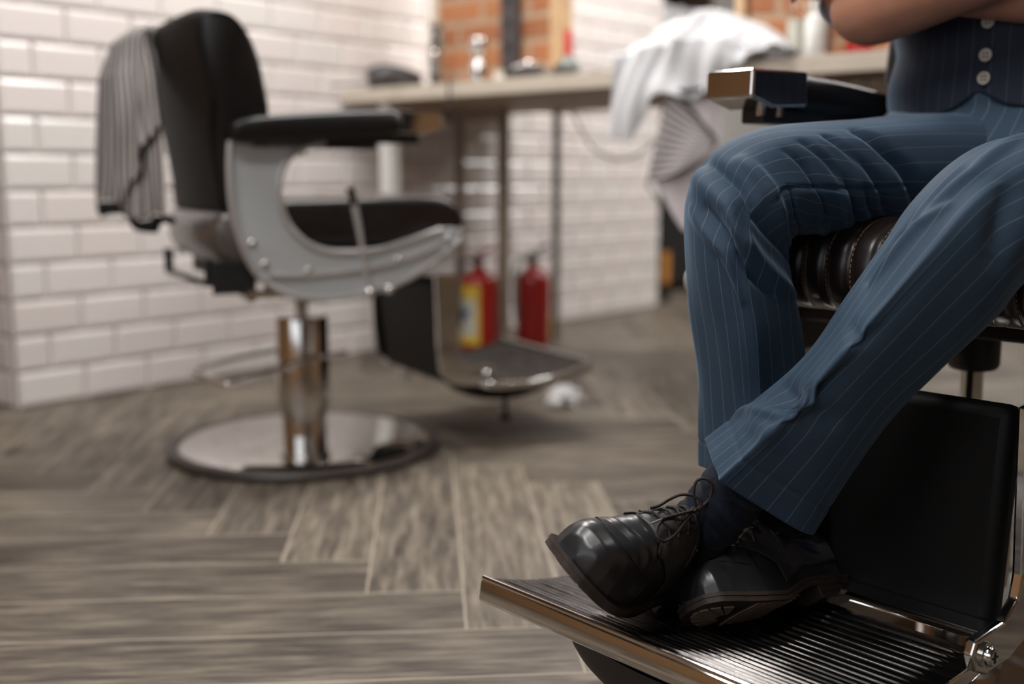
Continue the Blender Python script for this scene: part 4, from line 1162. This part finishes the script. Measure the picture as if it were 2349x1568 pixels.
# ankles and feet inside socks and shoes are covered by those pieces
body = obj('body', join(*[(g[0], g[1]) for g in B]), skin, man, world=True, ang=180)
md = body.modifiers.new('fuse', 'REMESH'); md.mode = 'VOXEL'; md.voxel_size = .0055; md.use_smooth_shade = True
md = body.modifiers.new('soften', 'SMOOTH'); md.factor = .5; md.iterations = 6
def cap_(u, v):
    a = 2 * math.pi * u; b = math.pi * .5 * (1 - v) + .02
    low = .0 + .35 * max(0, math.cos(a)) ** 2
    b = b - low * (1 - v) * .9
    r = 1 + .03 * math.sin(a * 9 + v * 11)
    el_ = math.pi / 2 - b * (1 if v > 0 else 1)
    zz = math.cos(b * 1.25 + .0)
    rr = math.sin(min(b * 1.25, math.pi / 2 + .5))
    return hd_(-.013 + .104 * r * rr * math.cos(a), .083 * r * rr * math.sin(a), .040 + .103 * r * zz)
obj('hair', grid(cap_, 60, 24, True, caps=True), hair_mat, body, world=True, ang=180)
for s in (-1, 1):
    obj('eye', ell((.079, .031 * s, .008), .012, .014, .009), plain('eye_white', (.7, .68, .65), .2), body, world=True)

# ------------------------------------------------------------------ shoes
def shoe_profile():
    X = [-.145, -.141, -.127, -.10, -.06, -.02, .02, .055, .085, .112, .132, .145, .1505]
    WM = [0, .018, .0300, .036, .036, .038, .045, .052, .0525, .0500, .0435, .0290, 0]      # medial
    WL = [0, .018, .0305, .037, .039, .043, .049, .053, .0510, .0455, .0360, .0220, 0]      # lateral
    return X, WM, WL
SX, SWM, SWL = shoe_profile()
def zbase(x):
    if x > .03: b = .011
    elif x < -.05: b = .029
    else:
        f = (.03 - x) / .08; b = .011 + .018 * f * f * (3 - 2 * f)
    if x > .055: b += .013 * ((x - .055) / .095) ** 2
    return b
def ztop(x):
    return float(np.interp(x, [-.145, -.10, -.07, -.050, -.030, -.015, .005, .03, .055, .08, .105, .125, .138, .147, .151], [.108, .101, .096, .101, .128, .132, .127, .115, .100, .087, .0790, .0740, .0660, .052, .032]))
def surf(x, ph, lat, off=0):
    """upper of the shoe: ph 0 = medial edge, pi = lateral edge; lat = +1 when the lateral side is +y"""
    w = float(np.interp(x, SX, SWM)) * 1.0 if ph < math.pi / 2 else float(np.interp(x, SX, SWL))
    c, s = math.cos(ph), math.sin(ph)
    k = float(np.interp(x, [-.145, -.05, -.02, .03, .09, .15], [.45, .5, .95, 1.0, .82, .62]))
    q = float(np.interp(x, [-.145, -.05, -.02, .03, .09, .15], [.40, .45, .80, .85, .72, .60]))
    w0 = w * (1 - .14 * (s ** 2) * (x < -.03))
    zb, zt_ = zbase(x), ztop(x)
    h = zt_ - zb
    y = (w0 + off) * math.copysign(abs(c) ** k, c)
    z = zb + (h + off) * abs(s) ** q
    # walking creases over the ball of the foot
    cr = 0
    for x0, am, wd in ((.072, -.0030, .0045), (.060, .0022, .005), (.084, .0018, .004), (.050, -.0022, .004), (.096, -.0012, .003)):
        xx = x0 + .012 * math.cos(ph) * (1 if x0 > .06 else -.5) + .004 * math.sin(ph * 5)
        cr += am * math.exp(-((x - xx) / wd) ** 2) * abs(s) ** .5
    z += cr * (1 if off < .004 else .3)
    return np.array([x, -lat * y, z])
def make_shoe(mat_, lat, label, bow):
    me = None
    def xs(v):
        a = math.pi * v
        return -.145 + .2955 * (1 - math.cos(a)) / 2 * .35 + .2955 * v * .65
    def up(u, v):
        return surf(xs(v), math.pi * u, lat)
    def W(g):
        return ([tuple(mat_ @ Vector(p)) for p in g[0]],) + tuple(g[1:])
    sh = obj('shoe', W(grid(up, 90, 150)), shoe_leather, man, world=True, ang=180, label=label)
    # sole with welt, stacked heel
    def outline(e, x0=-.152, x1=.158, n=60):
        top, bot = [], []
        for i in range(n + 1):
            a = math.pi * i / n
            x = (x0 + x1) / 2 - (x1 - x0) / 2 * math.cos(a)
            xx = np.clip((x - (x0 + x1) / 2) / ((x1 - x0) / 2) * .1477 + .00275, -.145, .1505)
            m_, l_ = float(np.interp(xx, SX, SWM)), float(np.interp(xx, SX, SWL))
            f = math.sin(a) ** .5 if 0 < i < n else 0
            top.append((x, -lat * (m_ + e * f))); bot.append((x, lat * (l_ + e * f)))
        return top + bot[::-1][1:-1]
    def slab(ol, z0f, z1f):
        n = len(ol)
        V = [(x, y, z0f(x)) for x, y in ol] + [(x, y, z1f(x)) for x, y in ol]
        F = [[i, (i + 1) % n, n + (i + 1) % n, n + i] for i in range(n)]
        m_ = n // 2
        # close bottom and top with strips between mirrored points
        for o in (0, n):
            for i in range(1, m_):
                a, b = i, i + 1
                c, d = (n - i) % n, (n - i - 1) % n
                if b == d: F.append([o + a, o + b, o + c])
                elif i == 1: F.append([o + 0, o + 1, o + n - 1]); F.append([o + a, o + b, o + d, o + c])
                else: F.append([o + a, o + b, o + d, o + c])
        return V, F
    ol = outline(.0062)
    obj('sole', W(slab(ol, lambda x: zbase(x) - .0105, lambda x: zbase(x) + .0005)), sole_rubber, sh, world=True, smooth=True, ang=40)
    obj('welt', W(slab(outline(.0075, -.153, .159), lambda x: zbase(x) - .0030, lambda x: zbase(x) + .0022)), sole_rubber, sh, world=True, ang=40)
    hol = [(x, y) for x, y in outline(.004, -.151, .158) if x < -.058]
    # heel block outline
    med = sorted([(x, y) for x, y in hol if y * -lat >= 0]); la_ = sorted([(x, y) for x, y in hol if y * -lat < 0], reverse=True)
    hp = med + la_
    obj('heel', W(prism(hp, 0, .0200, 'z')), sole_rubber, sh, world=True, smooth=False, bev=.001)
    obj('heel_seam', W(prism([(x * 1.004, y * 1.01) for x, y in hp], .0075, .0084, 'z')), seam_mat, sh, world=True, smooth=False)
    # tread blocks under the forepart
    G = []
    for k in range(9):
        x = -.012 + k * .0115
        m_, l_ = float(np.interp(x, SX, SWM)) - .003, float(np.interp(x, SX, SWL)) - .003
        G.append(((-lat * m_, lat * l_), x))
    for (ya, yb), x in G:
        z = zbase(x) - .0105
        g = bar([(x - .004, ya, z - .0008), (x + .0025, (ya + yb) / 2, z - .0008), (x - .004, yb, z - .0008)], .0085, .0024, sm=14)
        obj('tread_bar', W(g), tread_rubber, sh, world=True, smooth=False)
    for k in range(7):
        a0 = RAD(-78 + k * 156 / 7 + 2.2); a1 = RAD(-78 + (k + 1) * 156 / 7 - 2.2)
        P = []
        for a in np.linspace(a0, a1, 5):
            P.append((.098 + .050 * math.cos(a), .0375 * math.sin(a)))
        for a in np.linspace(a1, a0, 3):
            P.append((.098 + .014 * math.cos(a), .012 * math.sin(a)))
        n = len(P)
        V = [(x, y, zbase(x) - .0125) for x, y in P] + [(x, y, zbase(x) - .0100) for x, y in P]
        F = [list(range(n)), [n + i for i in range(n)][::-1]] + [[i, (i + 1) % n, n + (i + 1) % n, n + i] for i in range(n)]
        obj('tread_wedge', W((V, F)), tread_rubber, sh, world=True, smooth=False)
    # quarters with facings
    for side in (0, 1):
        def P(x, f, off):        # f 0..1 from welt to facing edge
            pf = float(np.interp(x, [-.145, -.06, -.035, -.02, .05], [.5, .5, .44, .395, .36])) * math.pi
            ph = .02 * math.pi + f * (pf - .02 * math.pi)
            return surf(x, ph if side == 0 else math.pi - ph, lat, off)
        def q(u, v):
            xf = float(np.interp(v, [0, .2, .5, .8, 1], [.002, .006, .034, .056, .050]))
            x = -.1445 + (xf + .1445) * u
            return P(x, v, .0017)
        qt = obj('quarter', W(grid(q, 80, 34)), shoe_leather2, sh, world=True, ang=180, solid=.0018)
        e1_ = [q(1, v) for v in np.linspace(0, 1, 22)]
        obj('front_seam', W(tube(e1_, .0011, 8, sm=60)), seam_mat, qt, world=True)
        # stitch rows: short dashes
        SV, SF = [], []
        def dashes(fn, n, r=.00045, L=.45):
            for k in range(n):
                a, b = fn(k / n), fn((k + L) / n)
                g = tube([a, b], r, 5); o = len(SV); SV.extend(g[0]); SF.extend([[i + o for i in f] for f in g[1]])
        dashes(lambda t_: q(.975 - .003 * t_, .04 + .92 * t_) + np.array([0, 0, .0010]), 30)
        dashes(lambda t_: P(-.03 + .07 * t_, .93, .0032), 22)
        dashes(lambda t_: P(-.014, .15 + .8 * t_, .0032), 16)
        tagd = obj('stitch_row', W((SV, SF)), seam_mat, qt, world=True)
        tagd['kind'] = 'stuff'
        tab = [P(-.034, .42, .0028), P(-.022, .42, .0028)]
        if side == 1 or True:
            def tb(u, v):
                return P(-.040 + .018 * u, .30 + .34 * v, .0030)
            obj('side_tab', W(grid(tb, 6, 12)), shoe_leather, qt, world=True, ang=180, solid=.0014)
            if (side == 1) == bow or not bow:
                g0 = P(-.031, .50, .0045)
                obj('stud', W(tube([g0, P(-.031, .50, .0058)], .0022, 12)), nickel, qt, world=True)
        for x in (.040, .022, .004, -.014):
            c0 = P(x, .90, .0030); c1 = P(x, .90, .0042)
            obj('eyelet', W(tube([c0 + (c1 - c0) * 0, c1], .0022, 12)), seam_mat if x != .004 else eyelet_metal, qt, world=True)
    # tongue
    def tg(u, v):
        x = -.047 + .10 * v
        ph = math.pi * (.36 + .28 * u)
        p = surf(x, ph, lat, .0006 + .004 * max(0, 1 - v * 2.2))
        return p
    obj('tongue', W(grid(tg, 16, 30)), shoe_leather2, sh, world=True, ang=180, solid=.002)
    # apron seam on the vamp
    ap_ = [surf(x, math.pi * f, lat, .0006) for x, f in ((.045, .10), (.07, .16), (.095, .24), (.112, .36), (.118, .5), (.112, .64), (.095, .76), (.07, .84), (.045, .90))]
    obj('apron_seam', W(tube(ap_, .0007, 7, sm=70)), seam_mat, sh, world=True)
    # collar edge
    col_ = [surf(-.036, .44 * math.pi, lat, .003), surf(-.055, .40 * math.pi, lat, .0025), surf(-.09, .38 * math.pi, lat, .0025), surf(-.125, .40 * math.pi, lat, .0025), surf(-.143, .5 * math.pi, lat, .0025),
            surf(-.125, .60 * math.pi, lat, .0025), surf(-.09, .62 * math.pi, lat, .0025), surf(-.055, .60 * math.pi, lat, .0025), surf(-.036, .56 * math.pi, lat, .003)]
    obj('collar_edge', W(tube(col_, .0022, 8, sm=60)), shoe_leather2, sh, world=True)
    # laces
    EX = (.040, .022, .004, -.014)
    def E(x, side):
        pf = float(np.interp(x, [-.145, -.06, -.035, -.02, .05], [.5, .5, .44, .395, .36])) * math.pi
        ph = .02 * math.pi + .90 * (pf - .02 * math.pi)
        return surf(x, ph if side == 0 else math.pi - ph, lat, .0030)
    def top_(x, h=.0055, y=0): 
        p = surf(x, math.pi / 2, lat, 0); return p + np.array([0, y, h])
    R = .00175
    for i, x in enumerate(EX):
        if i % 1 == 0:
            a, b = E(x, 0), E(x - (.004 if i < 3 else 0), 1)
            m1 = top_(x, .0045)
            q1 = (a + m1) / 2 + np.array([0, 0, .0045]); q2 = (b + m1) / 2 + np.array([0, 0, .0045])
            obj('lace', W(tube([a, q1, m1, q2, b], R, 9, sm=26)), lace_mat, sh, world=True)
    for i in (1, 2):
        a, b = E(EX[i], 1), E(EX[i + 1], 0)
        m1 = top_((EX[i] + EX[i + 1]) / 2, .0065)
        obj('lace', W(tube([a, (a + m1) / 2 + np.array([0, 0, .004]), m1, (b + m1) / 2 + np.array([0, 0, .004]), b], R, 9, sm=26)), lace_mat, sh, world=True)
    K = top_(-.018, .0085)
    obj('lace_knot', W(tube([K + np.array([.004, .004, 0]), K + np.array([0, .001, .0035]), K + np.array([-.004, -.004, 0]), K + np.array([0, -.001, -.003]), K + np.array([.003, .004, .001])], .0021, 9, sm=24)), lace_mat, sh, world=True)
    for nm, P_, r_ in bow_paths(bow, lat):
        obj(nm, W(tube([K + np.array(p) for p in P_], r_, 9, sm=60)), lace_mat, sh, world=True)
    for nm, P_ in aglets(bow, lat):
        obj(nm, W(tube([K + np.array(p) for p in P_], .0013, 8)), aglet_mat, sh, world=True)
    return sh
aglet_mat = plain('aglet', (.20, .17, .15), .35)
def bow_paths(big, lat):
    if big:
        return [(n_, p_, .0020) for n_, p_ in BOW_L if n_ != 'aglet']
    s = -lat
    return [('lace_loop', [(0, 0, 0), (.010, .012 * s, .004), (.022, .024 * s, -.004), (.030, .032 * s, -.018), (.022, .030 * s, -.022), (.008, .014 * s, -.004), (0, 0, 0)], .00165),
            ('lace_loop', [(0, 0, 0), (.006, -.014 * s, .004), (.012, -.028 * s, -.010), (.008, -.032 * s, -.020), (0, -.016 * s, -.004), (0, 0, 0)], .00165),
            ('lace_end', [(0, 0, 0), (.014, .010 * s, .004), (.030, .026 * s, -.008), (.040, .034 * s, -.030)], .00165)]
def aglets(big, lat):
    if big:
        return [(n_, p_) for n_, p_ in BOW_L if n_ == 'aglet']
    s = -lat
    return [('aglet', [(.040, .034 * s, -.030), (.045, .037 * s, -.046)])]

SHOE_L = Matrix(SHOE_L_M)
SHOE_R = Matrix(SHOE_R_M)
shoe_l = make_shoe(SHOE_L, +1, 'left black lace-up shoe crossed in front, toe up', True)
shoe_r = make_shoe(SHOE_R, -1, 'right black lace-up shoe behind, tread turned outward', False)
# socks from inside the shoes up into the trouser legs
def sock(mat_, up_to, inside, lab):
    a0 = np.array(mat_ @ Vector((-.10, 0, .045))); a1 = np.array(mat_ @ Vector((-.088, 0, .085))); a2 = np.array(mat_ @ Vector((-.083, 0, .110)))
    up_to = np.array(up_to)
    m1 = a2 * .55 + up_to * .45
    ins = np.array(inside)
    P = [np.array(mat_ @ Vector((-.07, 0, .05))), np.array(mat_ @ Vector((-.080, 0, .085))), a2, m1, up_to, ins]
    g = tube(P, [.028, .034, .0355, .036, .037, .038], 40, sm=90)
    V = []
    for i, v in enumerate(g[0]):
        rr, ph = i // 40, i % 40
        c = np.array(g[0][rr * 40:(rr + 1) * 40]).mean(0)
        d = np.array(v) - c
        w = .0016 * math.sin(rr * .55 + 2.5 * math.sin(ph * .157)) + .0008 * math.sin(rr * 1.3 + ph * .3)
        V.append(tuple(np.array(v) + d / (np.linalg.norm(d) + 1e-9) * w))
    obj('sock', (V, g[1]), sock_mat, man, world=True, ang=180, label=lab)
sock(SHOE_L, SOCK_L_TO, LEG_L[-2][:3], None)
sock(SHOE_R, SOCK_R_TO, LEG_R[-2][:3], None)
